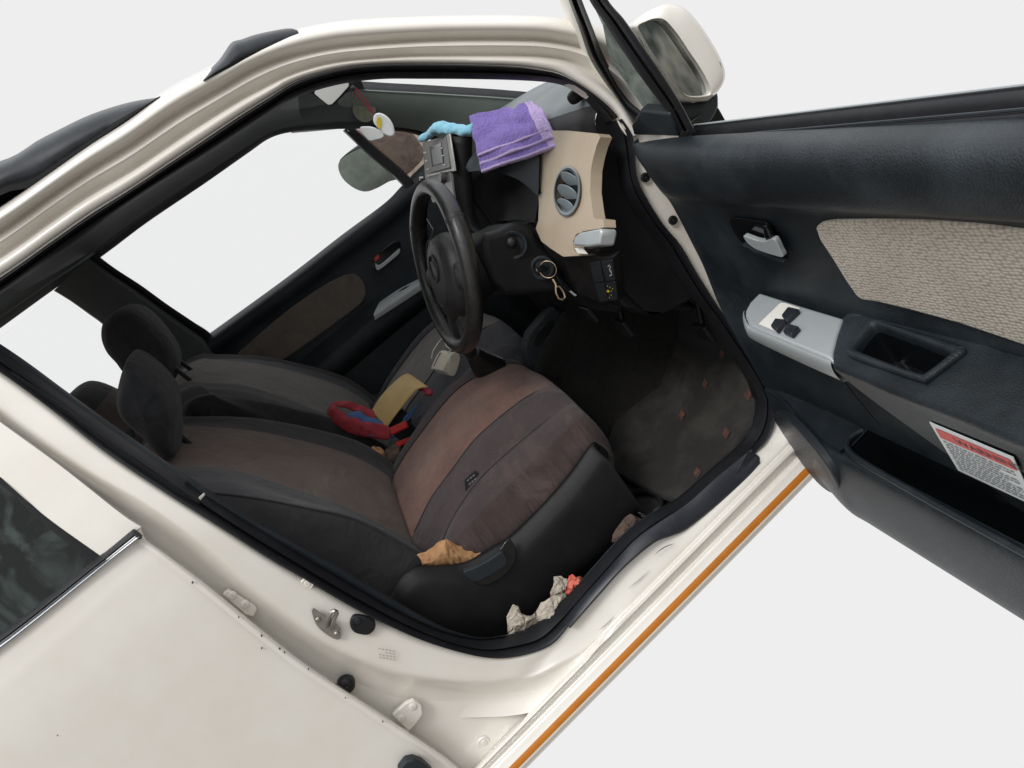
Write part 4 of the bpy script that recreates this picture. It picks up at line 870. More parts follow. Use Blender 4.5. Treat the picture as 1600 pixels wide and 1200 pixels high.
# filler between trim and pocket panel ahead of the pocket, and the pocket's back wall
fill = [[r[i] for i in range(7)] for r in low_rows[:4]]
loft('pocket_panel', [[up_rows[-1][i] for i in range(7)]]+fill[1:], doortrim, ddoor, n=40, cross=2)
pu = [u for u in (.30,.32,.40,.52,.66,.80,.92,1.03)]
loft('map_pocket', [[dr(u,.1035,.474-.022*u) for u in pu], [dr(u,.098,.43) for u in pu], [dr(u,.095,.36) for u in pu], [dr(u,.105,.335) for u in pu], [dr(u,.165,.335) for u in pu], [dr(u,.155,.45-.022*u) for u in pu]], gloss_black, ddoor, n=40)
loft('map_pocket', [[dr(.322,w_,z_) for w_ in (.09,.125,.16)] for z_ in (.469,.42,.33)], gloss_black, ddoor, n=8)
# rolled rim of the pocket mouth
rimP = [dr(.318,.108,.468),dr(.314,.125,.470),dr(.322,.145,.470),dr(.36,.156,.468),dr(.46,.160,.464),dr(.6,.162,.459),dr(.8,.163,.453),dr(1.03,.163,.446)]
tube('pocket_rim', resample(rimP,50), .0055, doortrim, ddoor, seg=10)
mesh('door_end', [dr(1.035,.06,.965),dr(1.035,.095,.92),dr(1.035,.068,.86),dr(1.035,.08,.72),dr(1.035,.165,.70),dr(1.035,.11,.45),dr(1.035,.165,.44),dr(1.035,.185,.34),dr(1.035,.16,.28),dr(1.035,-.02,.30),dr(1.035,-.04,.7),dr(1.035,-.018,.95)], [tuple(range(12))], paint, ddoor, smooth=False)
# outer shell of the door and its front edge
shell = [[dr(u,w,z) for u in (0.0,.02,.2,.5,.8,1.06)] for w,z in ((.02,.950),(-.018,.950),(-.035,.88),(-.04,.7),(-.036,.5),(-.02,.31),(.02,.29),(.10,.295))]
loft('door_shell', shell, paint, ddoor, n=40, cross=3)
fz = [.955,.93,.85,.75,.65,.55,.45,.36,.30]
loft('door_edge', [[dr(.0,-.022,z) for z in fz],[dr(-.004,.0,z) for z in fz],[dr(.012,.03,z) for z in fz],[dr(.027,few(max(z,.335))-.013,z) for z in fz]], paint, ddoor, n=40)
# speaker-like oval at the lower front corner
ovp = [(1207,650),(1214,644),(1232,656),(1258,684),(1284,716),(1302,745),(1310,768),(1300,772),(1280,758),(1255,728),(1230,694),(1214,668)]
nO = dr(.027,.10,.4)-dr(.16,.15,.4)
pO = [dr(.03,.118,.40),dr(.18,.152,.40),dr(.03,.112,.47)]
nn = np.cross(pO[1]-pO[0],pO[2]-pO[0]); nn /= np.linalg.norm(nn); nn *= -1 if nn@(CAM-pO[0]) < 0 else 1
ov = [onP(p,nn,nn@pO[0]+.008) for p in ovp]
slab('door_speaker', smoothloop(ov,40), nn*-.016, trim, ddoor, bevel=.004)
# belt line: seals and the slot the glass drops into
def beltl(dz, w): return [dr(u,w,.966-.008*(u-.17)+dz) for u in (.165,.3,.5,.75,1.04)]
loft('window_channel', [beltl(.0,.046),beltl(.011,.044),beltl(.014,.038),beltl(.006,.034),beltl(.004,.026),beltl(.012,.022),beltl(.018,.016),beltl(.020,.006),beltl(.012,.0),beltl(.004,-.012),beltl(-.004,-.022)], rubber, ddoor, n=50, cross=2)
tube('belt_strip', resample(beltl(.0165,.040),40), .0016, trim, ddoor, seg=6)
tube('belt_strip', resample(beltl(.022,.012),40), .0014, silver, ddoor, seg=6)
# window frame: leading edge and the divider bar
def D2(L,w): return [onD(p,w) for p in L]
lead_o = [(858,-60),(880,4),(898,52),(912,92),(934,128),(958,160),(976,188),(984,204)]
loft('window_frame', [D2(shift(lead_o,-4,2),.0), D2(lead_o,.012), D2(shift(lead_o,4,-1),.020), D2(shift(lead_o,10,-2),.020)], white, ddoor, n=50, cross=2)
in_o = [(880,-62),(904,4),(922,50),(934,82),(946,106),(962,136),(980,160),(998,176)]
loft('window_frame', [D2(shift(lead_o,9,-2),.021), D2(shift(lead_o,11,-2),.030), D2(mixl(lead_o,in_o,.6),.036), D2(mixl(lead_o,in_o,.8),.028), D2(mixl(lead_o,in_o,.95),.026), D2(in_o,.012), D2(shift(in_o,6,-2),.0)], rubber, ddoor, n=50, cross=2)
dv_a = [(890,-60),(922,2),(945,36),(975,82),(1010,132),(1040,172),(1056,203)]
dv_b = [(915,-62),(950,0),(975,30),(1002,68),(1034,114),(1064,162),(1088,208)]
loft('window_frame', [D2(dv_a,.0), D2(dv_a,.030), D2(mixl(dv_a,dv_b,.12),.036), D2(mixl(dv_a,dv_b,.4),.034), D2(mixl(dv_a,dv_b,.46),.026), D2(mixl(dv_a,dv_b,.54),.026), D2(mixl(dv_a,dv_b,.6),.036), D2(mixl(dv_a,dv_b,.9),.036), D2(dv_b,.028), D2(dv_b,-.005)], rubber, ddoor, n=50, cross=2, ang=50)
slab('quarter_glass', D2([(900,-50),(925,4),(942,40),(952,90),(975,125),(1005,168),(1040,180),(1054,188),(1010,130),(960,60),(925,0)],.012), (DN[0]*-.003,DN[1]*-.003,0), quarter_glass, ddoor, bevel=0, smooth=False)
slab('sail_corner', D2([(986,196),(1000,172),(1045,178),(1058,206),(1060,214),(990,212)],.040), (DN[0]*-.02,DN[1]*-.02,0), doortrim, ddoor, bevel=.004)
# inside handle
ho = smoothloop(D2([(1140,346),(1148,341),(1172,344),(1198,349),(1208,368),(1222,400),(1224,408),(1200,401),(1176,392),(1160,380),(1146,362)],.0735),40)
slab('handle_recess', ho, (DN[0]*-.003,DN[1]*-.003,0), gloss_black, ddoor, bevel=.001)
slab('handle_bezel', D2([(1158,382),(1180,393),(1204,402),(1225,407),(1224,411),(1200,406),(1176,397),(1160,388)],.082), (DN[0]*-.01,DN[1]*-.01,0), doortrim, ddoor, bevel=.003)
hl = smoothloop(D2([(1161,369),(1168,371),(1182,376),(1196,377),(1207,373),(1213,379),(1219,392),(1223,402),(1208,399),(1192,394),(1178,388),(1167,379)],.085),40)
slab('door_handle', hl, (DN[0]*-.008,DN[1]*-.008,0), silver, ddoor, bevel=.004)
slab('lock_tab', D2([(1190,354),(1196,353),(1204,374),(1196,376)],.083), (DN[0]*-.008,DN[1]*-.008,0), gloss_black, ddoor, bevel=.002)
# fabric insert
fi = D2([(1273,356),(1282,349),(1300,346),(1360,345),(1450,346),(1520,351),(1600,362),(1760,372)],.0745)+D2([(1760,610),(1600,541),(1500,507),(1420,485),(1370,473),(1348,470),(1338,464),(1320,438),(1300,405),(1280,375)],.0745)
slab('fabric_insert', fi, (DN[0]*-.008,DN[1]*-.008,0), weave, ddoor, bevel=.004)
# arm rest: black body, silver switch panel at its front end
zt = .705
bk = [(1187,457),(1250,476),(1317,497),(1345,493),(1393,489),(1456,508),(1542,540),(1600,558)]
ft = [(1176,514),(1240,541),(1303,567),(1350,586),(1400,608),(1500,645),(1600,686)]
bkw = [onZ(p,zt) for p in bk]; ftw = [onZ(p,zt) for p in ft]
bu_ = [uwz(p) for p in bkw]; fu_ = [uwz(p) for p in ftw]
ext_u = 1.02
bkx = bkw+[dr(ext_u,bu_[-1][1],zt+.004)]; ftx = ftw+[dr(ext_u,fu_[-1][1],zt+.004)]
# black part from the joint backwards
jb = [onZ(p,zt) for p in ((1317,498),(1308,522),(1302,548),(1303,567))]
blk_b = resample(bkx[2:],40); blk_f = resample(ftx[2:],40)
hole_o = [onZ(p,zt+.001) for p in ((1324,550),(1330,541),(1353,510),(1361,504),(1370,504),(1427,521),(1502,544),(1508,549),(1506,556),(1453,596),(1442,599),(1399,585),(1335,562),(1326,556))]
hole_i = [onZ(p,zt+.004) for p in ((1337,545),(1345,532),(1361,512),(1368,509),(1376,510),(1430,530),(1480,549),(1484,553),(1482,558),(1450,583),(1440,585),(1427,582),(1380,565),(1340,549))]
outline = blk_b+blk_f[::-1]+jb[::-1][1:-1]
hin = smoothloop(hole_i,40); hin0 = [P3(p[0],p[1],zt) for p in hin]
V,Fc = holed([P3(p[0],p[1],zt) for p in outline],[hin0])
dn = P3(-DN[0],-DN[1],0)
def skr(zz, du):
    out = []
    for i,p in enumerate(blk_f):
        q = uwz(p); t = i/(len(blk_f)-1); w_ = .150-(.64-zz)*.21
        out.append(dr(q[0]+du*(1-t), w_, zz+(.0)*t))
    return out
skirt = [blk_f, [p+P3(DN[0]*.004,DN[1]*.004,-.006) for p in blk_f], [p+P3(DN[0]*.002,DN[1]*.002,-.018) for p in blk_f], skr(.64,.02), skr(.60,.045), skr(.54,.085), skr(.48,.12), skr(.452,.135)]
tb = [min(1,i/14.) for i in range(len(blk_b))]
bskirt = [[p+dn*.03+P3(0,0,.05)*t for p,t in zip(blk_b,tb)], [p+dn*.006+P3(0,0,.022)*t for p,t in zip(blk_b,tb)], [p+P3(0,0,.004)*t for p,t in zip(blk_b,tb)], [P3(p[0],p[1],zt) for p in blk_b]]
arm_o = mesh('armrest', V, Fc, doortrim, ddoor, smooth=False)
loft('armrest_skirt', [[P3(p[0],p[1],zt) for p in blk_f]]+skirt[1:], doortrim, ddoor, n=50, cross=3, ang=80)
loft('armrest_back', bskirt, doortrim, ddoor, n=50, cross=2, ang=80)
loft('armrest_end', [jb, [p+dn*.01+P3(0,0,-.05) for p in jb], [p+dn*.05+P3(0,0,-.14) for p in jb]], doortrim, ddoor, n=20)
hoS = smoothloop(hole_o,40)
cc = sum(hin)/len(hin)
def sc(L,k,dz): return [cc+(p-cc)*k+P3(0,0,dz) for p in L]+[cc+(L[0]-cc)*k+P3(0,0,dz)]
loft('pull_pocket', [hoS+[hoS[0]], [p+P3(0,0,.005) for p in hoS+[hoS[0]]], [a*.5+b*.5+P3(0,0,.006) for a,b in zip(hoS+[hoS[0]],hin+[hin[0]])], [p+P3(0,0,.001) for p in hin+[hin[0]]], sc(hin,.99,-.012)], doortrim, ddoor, n=120, cross=2, ang=80)
loft('pocket_well', [sc(hin,1.0,-.003), sc(hin,.97,-.05), sc(hin,.9,-.06), sc(hin,.01,-.06)], gloss_black, ddoor, n=80)
# silver switch panel
so = [onZ(p,zt+.003) for p in ((1187,457),(1250,477),(1317,497),(1308,522),(1301,550),(1301,563),(1240,538),(1180,513),(1169,507),(1164,494),(1164,486),(1171,473))]
wn = [onZ(p,zt+.003) for p in ((1185,506),(1217,472),(1224,472),(1249,481),(1230,503),(1212,517))]
sod = []
for i in range(len(so)):
    a,b_ = so[i],so[(i+1)%len(so)]; k = max(1,int(np.linalg.norm(a-b_)/.012)); sod += [a+(b_-a)*j/k for j in range(k)]
slab('switch_panel', sod, (0,0,-.012), silver, ddoor, bevel=.004)
lo_e = [(1301,563),(1240,538),(1180,513),(1169,507),(1164,494),(1164,486)]; lo_b = [(1319,597),(1250,566),(1184,534),(1173,525),(1170,510),(1168,498)]
A = [onZ(p,zt-.001) for p in lo_e]; Bq = []
for p,a in zip(lo_b,A):
    q = uwz(a); Bq.append(onP(p,(DN[0],DN[1],0),DN@HG+q[1]-.002))
loft('switch_panel_front', [[p+P3(0,0,.002) for p in A], [a*.9+b_*.1+P3(DN[0]*.005,DN[1]*.005,.0) for a,b_ in zip(A,Bq)], [a*.5+b_*.5+P3(DN[0]*.006,DN[1]*.006,0) for a,b_ in zip(A,Bq)], Bq, [p+dn*.02+P3(0,0,-.006) for p in Bq]], silver, ddoor, n=40, cross=3, ang=80)
Z = lambda L,h: [onZ(p,zt+h) for p in L]
slab('switch_recess', Z([(1185,506),(1219,473),(1227,473),(1250,481),(1231,504),(1213,518),(1200,512)],.0045), (0,0,-.001), white, ddoor, bevel=.0005)
for poly in ([(1220,492),(1231,478),(1248,482),(1228,501)], [(1203,508),(1211,496),(1228,498),(1213,516)], [(1222,517),(1231,504),(1248,509),(1236,523)]):
    slab('window_switch', Z(poly,.012), (0,0,-.009), scuff, ddoor, bevel=.0025)
# pull-handle leg below the joint
lg = [onD(p,.135) for p in ((1303,567),(1319,597),(1345,630),(1375,666))]
tube('trim_joint', lg, .0012, gloss_black, ddoor, seg=6)
# lower side face of the arm rest carries the warning sticker
s0,s1,s2,s3 = [np.array(p,float) for p in ((1452,660),(1583,715),(1660,834),(1497,735))]
wS = lambda z: .150-(.64-z)*.21
nS = np.cross(dr(.9,wS(.62),.62)-dr(.3,wS(.62),.62), dr(.3,wS(.54),.54)-dr(.3,wS(.62),.62)); nS /= np.linalg.norm(nS); nS *= -1 if nS@(CAM-dr(.5,.15,.6)) < 0 else 1
cS = nS@dr(.5,wS(.6),.6)+.0035
onS = lambda p,o=0: onP(p,nS,cS+o)
SQ = [onS(p) for p in (s0,s1,s2,s3)]
# keep it rectangular on the face
e1 = SQ[1]-SQ[0]; e2 = SQ[3]-SQ[0]
stk = slab('warning_sticker', [SQ[0],SQ[0]+e1,SQ[0]+e1+e2,SQ[0]+e2], nS*-.001, stickerw, ddoor, bevel=0)
S_ = lambda a,b_,o=.0008: SQ[0]+e1*a+e2*b_+nS*o
slab('sticker_band', [S_(.055,.07),S_(.95,.07),S_(.985,.25),S_(.055,.25)], nS*.0003, redmark, stk, bevel=0)
def text(name, body, org, ex, ey, size, m, parent):
    cu = bpy.data.curves.new(name,'FONT'); cu.body = body; cu.size = size; cu.extrude = .0001; cu.materials.append(m)
    o = bpy.data.objects.new(name, cu); C.objects.link(o)
    X = Vector(ex).normalized(); Zv = X.cross(Vector(ey)).normalized(); Yv_ = Zv.cross(X)
    o.matrix_world = Matrix((( X.x,Yv_.x,Zv.x,org[0]),(X.y,Yv_.y,Zv.y,org[1]),(X.z,Yv_.z,Zv.z,org[2]),(0,0,0,1)))
    bpy.context.view_layer.update()
    me = bpy.data.meshes.new_from_object(o.evaluated_get(bpy.context.evaluated_depsgraph_get())); M = o.matrix_world.copy(); bpy.data.objects.remove(o)
    me.transform(M); me.materials.clear(); q = link(name, me, m, parent, smooth=False); return q
el1 = np.linalg.norm(e1); el2 = np.linalg.norm(e2)
text('sticker_heading', 'WARNING', S_(.30,.20,.0013), e1, -e2, el2*.125, blackpaint, stk)
V=[];Fc=[]; random.seed(11)
for r in range(11):
    b0_ = .31+r*.058; a_ = .06+.012*(r%2)
    end = random.uniform(.72,.93) if r%3 == 2 else .93
    while a_ < end:
        w_ = random.uniform(.02,.075); a2 = min(end,a_+w_)
        o=len(V); V += [S_(a_,b0_),S_(a2,b0_),S_(a2,b0_+.022),S_(a_,b0_+.022)]; Fc.append((o,o+1,o+2,o+3)); a_ = a2+random.uniform(.010,.02)
mesh('sticker_print', V, Fc, inkmark, stk, smooth=False)
# wing mirror on the outside of the door
MU = .055
gl_ = [onU(p,MU) for p in ((996,42),(1006,36),(1020,31),(1036,32),(1052,48),(1064,64),(1076,82),(1087,98),(1098,116),(1107,137),(1104,148),(1076,150),(1060,141),(1040,117),(1016,81),(1000,53))]
gl_ = smoothloop(gl_,48); gc = sum(gl_)/len(gl_)
hs = smoothloop([onU(p,MU-.02) for p in ((986,44),(990,36),(1006,22),(1030,9),(1048,6),(1068,12),(1090,34),(1112,66),(1128,96),(1133,118),(1126,138),(1112,153),(1100,158),(1064,156),(1045,140),(1022,108),(1002,72))],48)
hc = sum(hs)/len(hs); UD = P3(DU[0],DU[1],0)
cl = lambda L: L+[L[0]]
wm = loft('wing_mirror', [cl([gc+(p-gc)*.985-UD*.012 for p in gl_]), cl([gc+(p-gc)*1.0+UD*.004 for p in gl_]), cl([gc+(p-gc)*1.04+UD*.006 for p in gl_]), cl([a*.45+b_*.55+UD*.006 for a,b_ in zip(gl_,hs)]), cl(hs), cl([hc+(p-hc)*.985-UD*.03 for p in hs]), cl([hc+(p-hc)*.93-UD*.06 for p in hs]), cl([hc+(p-hc)*.75-UD*.085 for p in hs]), cl([hc+(p-hc)*.4-UD*.10 for p in hs]), cl([hc+(p-hc)*.02-UD*.104 for p in hs])], paint, ddoor, n=97, cross=2, ang=60)
slab('mirror_glass', [gc+(p-gc)*.99-UD*.009 for p in gl_], -UD*.003, mirror_scene_tint, wm, bevel=0)
V=[];Fc=[]; random.seed(5)
def chip(x,y,rx,ry,rot=0):
    k = 9; c = []
    for i in range(k):
        t = 2*math.pi*i/k; r = random.uniform(.55,1.1); a = rx*r*math.cos(t); b_ = ry*r*math.sin(t)
        c.append(onU((x+a*math.cos(rot)-b_*math.sin(rot), y+a*math.sin(rot)+b_*math.cos(rot)),MU-.0125))
    slab('paint_chip', c, -UD*.03, blackpaint, wm, bevel=0, smooth=False)
for a in ((1093,106,1.2,3,.3),(1097,112,1,2.4,0),(1086,87,.8,2,.5),(1099,117,1.4,1.2,0),(1112,126,3.6,1.6,-.5),(1126,102,1.6,6,-.3),(1124,128,1.6,5,.5),(1109,140,3,4,.2),(1083,93,.8,1,0),(1120,134,1.5,3,.4)): chip(*a)
# base of the mirror
mb = [onU(p,MU-.03) for p in ((1056,166),(1070,160),(1094,160),(1112,150),(1125,140),(1125,166),(1118,182),(1107,197),(1096,201),(1085,203),(1074,186))]
slab('mirror_base', mb, -UD*.06, trim, wm, bevel=.01)
slab('mirror_base', [onU(p,MU-.024) for p in ((1085,203),(1078,190),(1086,183),(1094,178),(1104,196),(1096,201))], -UD*.04, gloss_black, wm, bevel=.003)
# ------------------------------------------------------------------ LOOSE THINGS
def own(o, label, cat):   # put the origin of a one-mesh thing at its base
    me = o.data; c = np.mean([v.co[:] for v in me.vertices],0); z = min(v.co.z for v in me.vertices)
    t = Vector((c[0],c[1],z)); me.transform(Matrix.Translation(-t)); o.location = t
    return tag(o, label, cat)
def cloth_patch(c00,c10,c11,c01,nu=50,nv=40,amp=.004,sc=9,seed=0,edge=None):
    rows = []
    nrm = np.cross(c10-c00,c01-c00); nrm /= np.linalg.norm(nrm)
    if nrm[2] < 0: nrm = -nrm
    for j in range(nv):
        v = j/(nv-1); r = []
        for i in range(nu):
            u = i/(nu-1)
            p = c00*(1-u)*(1-v)+c10*u*(1-v)+c11*u*v+c01*(1-u)*v
            p = p+nrm*amp*noise.noise(Vector((u*sc*.35,v*sc*.35,seed)))*1.6
            if edge: p = p+edge(u,v)
            r.append(p)
        rows.append(r)
    return rows, nrm
# purple towel folded on the instrument hood
TL,TR,BR,BL = onY((737,184),.66),onY((834,160),.40),onY((861,207),.29),onY((750,247),.55)
def ed(u,v): return P3(0,0,-.016*max(0,1-abs(u-.68)/.14)*max(0,1-v/.35) if v < .35 else 0)
tow = thing('hand_towel', 'purple terry towel with lilac hems folded on top of the dashboard', 'towel', (TL+TR+BR+BL)/4-P3(0,0,.05))
for k in range(3):
    off = P3(-.004*k+.002,-.006*k,-.013*k); g = .006*k
    a,b_,c_,d_ = [p+off for p in (TL,TR,BR,BL)]
    b_ = b_+P3(.0,-.016*k,.004*k); c_ = c_+P3(-.004*k,-.016*k,-.002*k); d_ = d_+P3(-.005*k,.0,-.003*k)
    rows,nrm = cloth_patch(a,b_,c_,d_,amp=.0035,seed=k*3.1,edge=ed)
    if k == 0: nrm0 = nrm
    # hem strips along the right and the bottom edge
    V,Fc,idx = rows_mesh(rows, None)
    idx = []
    for j in range(39):
        for i in range(49): idx.append(1 if (i > 43 or j > 36) else 0)
    o = mesh('towel_fold', V, Fc, [purple,lilac], tow, idx=idx, fixn=False, ang=180)
    s = o.modifiers.new('s','SOLIDIFY'); s.thickness = .010; s.offset = -1 if True else 1
    bv = o.modifiers.new('u','SUBSURF'); bv.levels = 1; bv.render_levels = 1
    tx = bpy.data.textures.new('terry%d'%k,'CLOUDS'); tx.noise_scale = .006
    dsp = o.modifiers.new('d','DISPLACE'); dsp.texture = tx; dsp.strength = .0035; dsp.mid_level = .5; dsp.texture_coords = 'LOCAL'
adopt(tow)
# light blue cloth crumpled on the radio
bc = [onY((657,217),.83),onY((668,213),.80),onY((676,204),.77),onY((684,199),.74),onY((698,201),.71),onY((712,202),.68),onY((726,204),.65),onY((741,201),.62)]
rad = [.013,.012,.014,.017,.017,.016,.015,.014]
P_ = resample(bc,60); Rr = list(np.interp(np.linspace(0,1,60),np.linspace(0,1,8),rad)); Rr[0] = .006; Rr[1] = .010; Rr[-1] = .011
V,Fc = tube_vf(P_,Rr,22,flat=.75)
V = [v+.004*np.array(noise.noise_vector(Vector(v*55)))+.0016*np.array(noise.noise_vector(Vector(v*220))) for v in V]
own(mesh('dusting_cloth', V, Fc, cyan, None, sub=1, ang=180), 'light blue microfibre cloth rolled up on top of the radio', 'cloth')
# charm hanging from the inner mirror
ch = thing('hanging_charm', 'white egg shaped charm on red strings below the inner mirror', 'charm', onY((597,194),.70))
for a in ([(548,138),(560,152),(573,166),(583,177)],[(556,137),(566,150),(576,163),(584,178)],[(549,139),(549,148),(551,154),(554,151),(552,144)]):
    tube('red_string' if a[1][0] != 549 else 'dark_string', resample([onY(p,.705) for p in a],20), .0016 if a[1][0] != 549 else .0008, redcloth if a[1][0] != 549 else blackpaint, ch, seg=6)
hp = smoothloop([onY(p,.70) for p in [(584,181),(589,177),(597,178),(606,184),(613,194),(616,205),(615,212),(609,214),(600,210),(594,204),(588,198),(583,190)]],40)
pearl = mat('pearl_plastic', (.80,.82,.80), .25, coat=.5, col2=(.70,.78,.76), noise_amt=.4, noise_scale=40)
slab('egg_pendant', hp, (.004,.012,0), pearl, ch, bevel=.004)
hq = smoothloop([onY(p,.698) for p in [(590,184),(594,183),(596,190),(595,198),(592,202),(589,196),(588,189)]],24)
slab('glass_glint', smoothloop([onY(p,.704) for p in [(562,200),(571,198),(582,199),(592,204),(600,211),(596,216),(588,218),(578,220),(571,214)]],30), (.003,.008,0), pearl, ch, bevel=.003)  # white reflection in the glass behind, built as a pale patch beside the pendant
slab('gold_inlay', hq, (0,-.001,0), yellow, ch, bevel=.0005)
V,Fc = superbox(onY((551,138),.705),(.006,.006,.006),e=.8); mesh('string_knot', V, Fc, blackpaint, ch)
adopt(ch)
# keys in the lock
ky = thing('key_ring', 'metal key ring with clip and black key hanging from the ignition', 'keys', onY((867,440),.31))
rc = onY((856,421),.325); rn = np.array([-.55,-.8,.15]); rn /= np.linalg.norm(rn); ra = np.cross(rn,(0,0,1)); ra /= np.linalg.norm(ra); rb = np.cross(rn,ra)
tube('ring', [rc+.0185*(ra*math.cos(t)+rb*math.sin(t)) for t in np.linspace(0,2*math.pi,41)[:-1]], .0014, brass, ky, seg=8, closed=True)
slab('key_bow', smoothloop([onY(p,.335) for p in ((838,418),(846,416),(853,420),(851,425),(842,425))],20), (.004,-.006,0), gloss_black, ky, bevel=.001)
tube('clip_stem', [onY((864,436),.318),onY((868,443),.315),onY((870,449),.313)], [.004,.003,.004], brass, ky)
tube('clip_loop', [onY(p,.312) for p in ((868,449),(874,447),(880,455),(883,464),(879,468),(873,466),(869,458))], .0026, brass, ky, seg=8, closed=True)
slab('key_fob', [onY(p,.31) for p in ((868,432),(873,432),(886,444),(901,459),(899,463),(893,461),(878,448))], (.004,.008,0), gloss_black, ky, bevel=.002)
slab('fob_label', [onY(p,.3085) for p in ((889,455),(892,454),(901,461),(898,463))], (0,-.0006,0), silver, ky, bevel=0)
adopt(ky)
# orange scrap in the lower slot
sc1 = slab('paper_scrap', [onY(p,.225) for p in ((921,444),(925,441),(932,449),(927,452),(935,459),(930,463),(923,455))], (.003,-.006,.0), redpaper, None, bevel=.001)
own(sc1, 'small orange scrap of paper tucked in the slot left of the dash switches', 'paper scrap')
# seat-side bag with red pads, blue lining and the tan card on top
bag = thing('padded_bag', 'red and blue padded bag lying between the seat backs under the tan card', 'bag', onY((590,660),.86)-P3(0,0,.03))
def padtube(name, L, y0, y1, r, m, fl=.5):
    P_ = resample([onY(p,y0+(y1-y0)*i/(len(L)-1)) for i,p in enumerate(L)],30)
    V,Fc = tube_vf(P_, [r*(1-.5*abs(2*i/29-1)**6) for i in range(30)], 14, flat=fl)
    V = [v+.006*np.array(noise.noise_vector(Vector(v*45)))+.002*np.array(noise.noise_vector(Vector(v*140))) for v in V]
    return mesh(name, V, Fc, m, bag, sub=1, ang=180)
padtube('red_pad', [(521,630),(520,643),(532,656),(550,665),(572,671),(594,675),(612,678)], .86,.74, .022, redcloth)
padtube('red_pad', [(524,630),(540,632),(556,638),(575,644),(592,650),(600,655)], .90,.82, .016, redcloth)
padtube('blue_lining', [(545,649),(560,652),(575,658),(592,664),(606,670)], .85,.78, .017, bluecloth)
padtube('blue_strap', [(578,680),(596,683),(612,682),(628,666),(641,651),(651,636)], .765,.76, .006, bluecloth)
padtube('blue_strap', [(615,676),(630,657),(643,642),(651,632)], .78,.78, .005, bluecloth)
padtube('red_pad', [(655,606),(664,608),(671,612),(668,619)], .80,.76, .011, redcloth)
V,Fc = boxvf(onY((612,645),.84)-P3(.05,.035,.05),onY((612,645),.84)+P3(.03,.03,.0)); mesh('bag_body', V, Fc, fab_dark, bag, bevel=.012)
adopt(bag)
# bent tan card
ca = [onY((580,642),.86),onY((594,620),.86),(onY((612,600),.86)),onY((628,587),.86),onY((638,583),.86)]
cb_ = [onY((603,670),.77),onY((615,652),.765),onY((636,625),.76),onY((652,608),.755),onY((668,604),.745)]
o = loft('tan_card', [ca, [a*.5+b_*.5+P3(0,0,.003) for a,b_ in zip(ca,cb_)], cb_], tan, None, n=30, cross=6, solid=.002)
own(o, 'bent tan card sleeve standing on the padded bag between the seats', 'card')
# white gadget on the passenger seat with its cord
gd = thing('clicker', 'small white gadget with a grey label on the passenger seat cushion', 'gadget', onY((690,565),0.875)-P3(0,0,.01))
ga = [onY(p,0.860) for p in ((687,549),(700,553),(691,583),(677,577),(674,573))]
gq = smoothloop(ga,24)
slab('gadget_body', gq, (.020,-.022,-.022), mat('aged_white',(.62,.57,.47),.4,col2=(.5,.44,.34),noise_amt=.6,noise_scale=40), gd, bevel=.006)
slab('gadget_label', [onY(p,0.857) for p in ((687,551),(694,552),(683,575),(677,572))], (0,-.002,.001), screen, gd, bevel=.0005)
tube('cord', resample([onY((706,546),0.835),onY((698,541),0.845),onY((692,529),0.860),onY((686,534),0.875),onY((677,548),0.875),onY((674,560),0.875)],40), .0013, white, gd, seg=6)
tube('cord', resample([onY((700,551),0.845),onY((706,545),0.830),onY((711,549),0.825),onY((704,556),0.830),onY((702,566),0.830)],30), .0016, white, gd, seg=6)
adopt(gd)
# tan rags between the seats
for (x,y,yy,r,lab) in ((588,712,.72,.022,'crumpled tan rag beside the driver seat back, behind the belt buckles'),(615,712,.72,.024,'dark brown rag wedged below the belt buckles')):
    c = onY((x,y),yy); V,Fc = superbox(c,(r,r*1.1,r*.9),e=.9,nu=30,nv=20); V = [v+.012*np.array(noise.noise_vector(Vector((v-c)*45+c*10))) for v in V]
    own(mesh('rag', V, Fc, foam if x < 600 else brownrag, None, sub=1, ang=180), lab, 'rag')
# floor mat with its orange diamonds
mm = [(950,700),(956,670),(985,620),(1020,560),(1060,520),(1100,500),(1125,520),(1155,572),(1175,610),(1180,640),(1172,668),(1150,692),(1100,745),(1068,784),(1060,782),(1020,768),(975,745),(955,730)]
def onF(p, h=0):   # the footwell rises towards the toe board
    X = onZ(p,.345+h)
    if X[0] > .86:
        n = (-.55,0,1.); X = onP(p,n,-.55*.86+.345+h*1.14)
    return X
fm_m = mat('mat_weave', (.017,.015,.0135), .9, col2=(.072,.064,.055), noise_amt=.8, noise_scale=8, lo=.46, hi=.78, bump=1., bump_scale=600, detail=9)
mo_ = smoothloop([onF(p,.004) for p in mm],60); cen = sum(mo_)/len(mo_)
mat_rows = [[cen+(p-cen)*s for p in mo_+[mo_[0]]] for s in (1.0,.995,.97,.75,.5,.25,.0)]
def fz_(X):
    return .345+max(0,X[0]-.86)*.55
mat_rows = [[P3(p[0],p[1],fz_(p)+dz) for p in r] for r,dz in zip(mat_rows,(-.012,.004,.006,.005,.005,.005,.005))]
V,Fc,_ = rows_mesh(mat_rows)
fm = mesh('floor_mat', V, Fc, fm_m, None, ang=180)
dmm = mat('faded_orange',(.105,.043,.028),.9,col2=(.03,.022,.018),noise_amt=1.,noise_scale=60); DM = []
for (x,y,r) in ((1168,615,8.5),(1134,676,8),(1089,738,8),(1101,598,7),(1065,648,7),(1127,552,6)):
    q = [onF(p,.0095) for p in ((x-r*.75,y+r*.2),(x-.5,y-r*1.25),(x+r*.75,y-r*.2),(x+.5,y+r*1.25))]
    DM.append(mesh('mat_diamond', [P3(p[0],p[1],fz_(p)+.0085) for p in q], [(0,1,2,3)], dmm, fm, smooth=False))
own(fm, 'worn dark floor mat with faded orange diamonds in the driver footwell', 'floor mat')
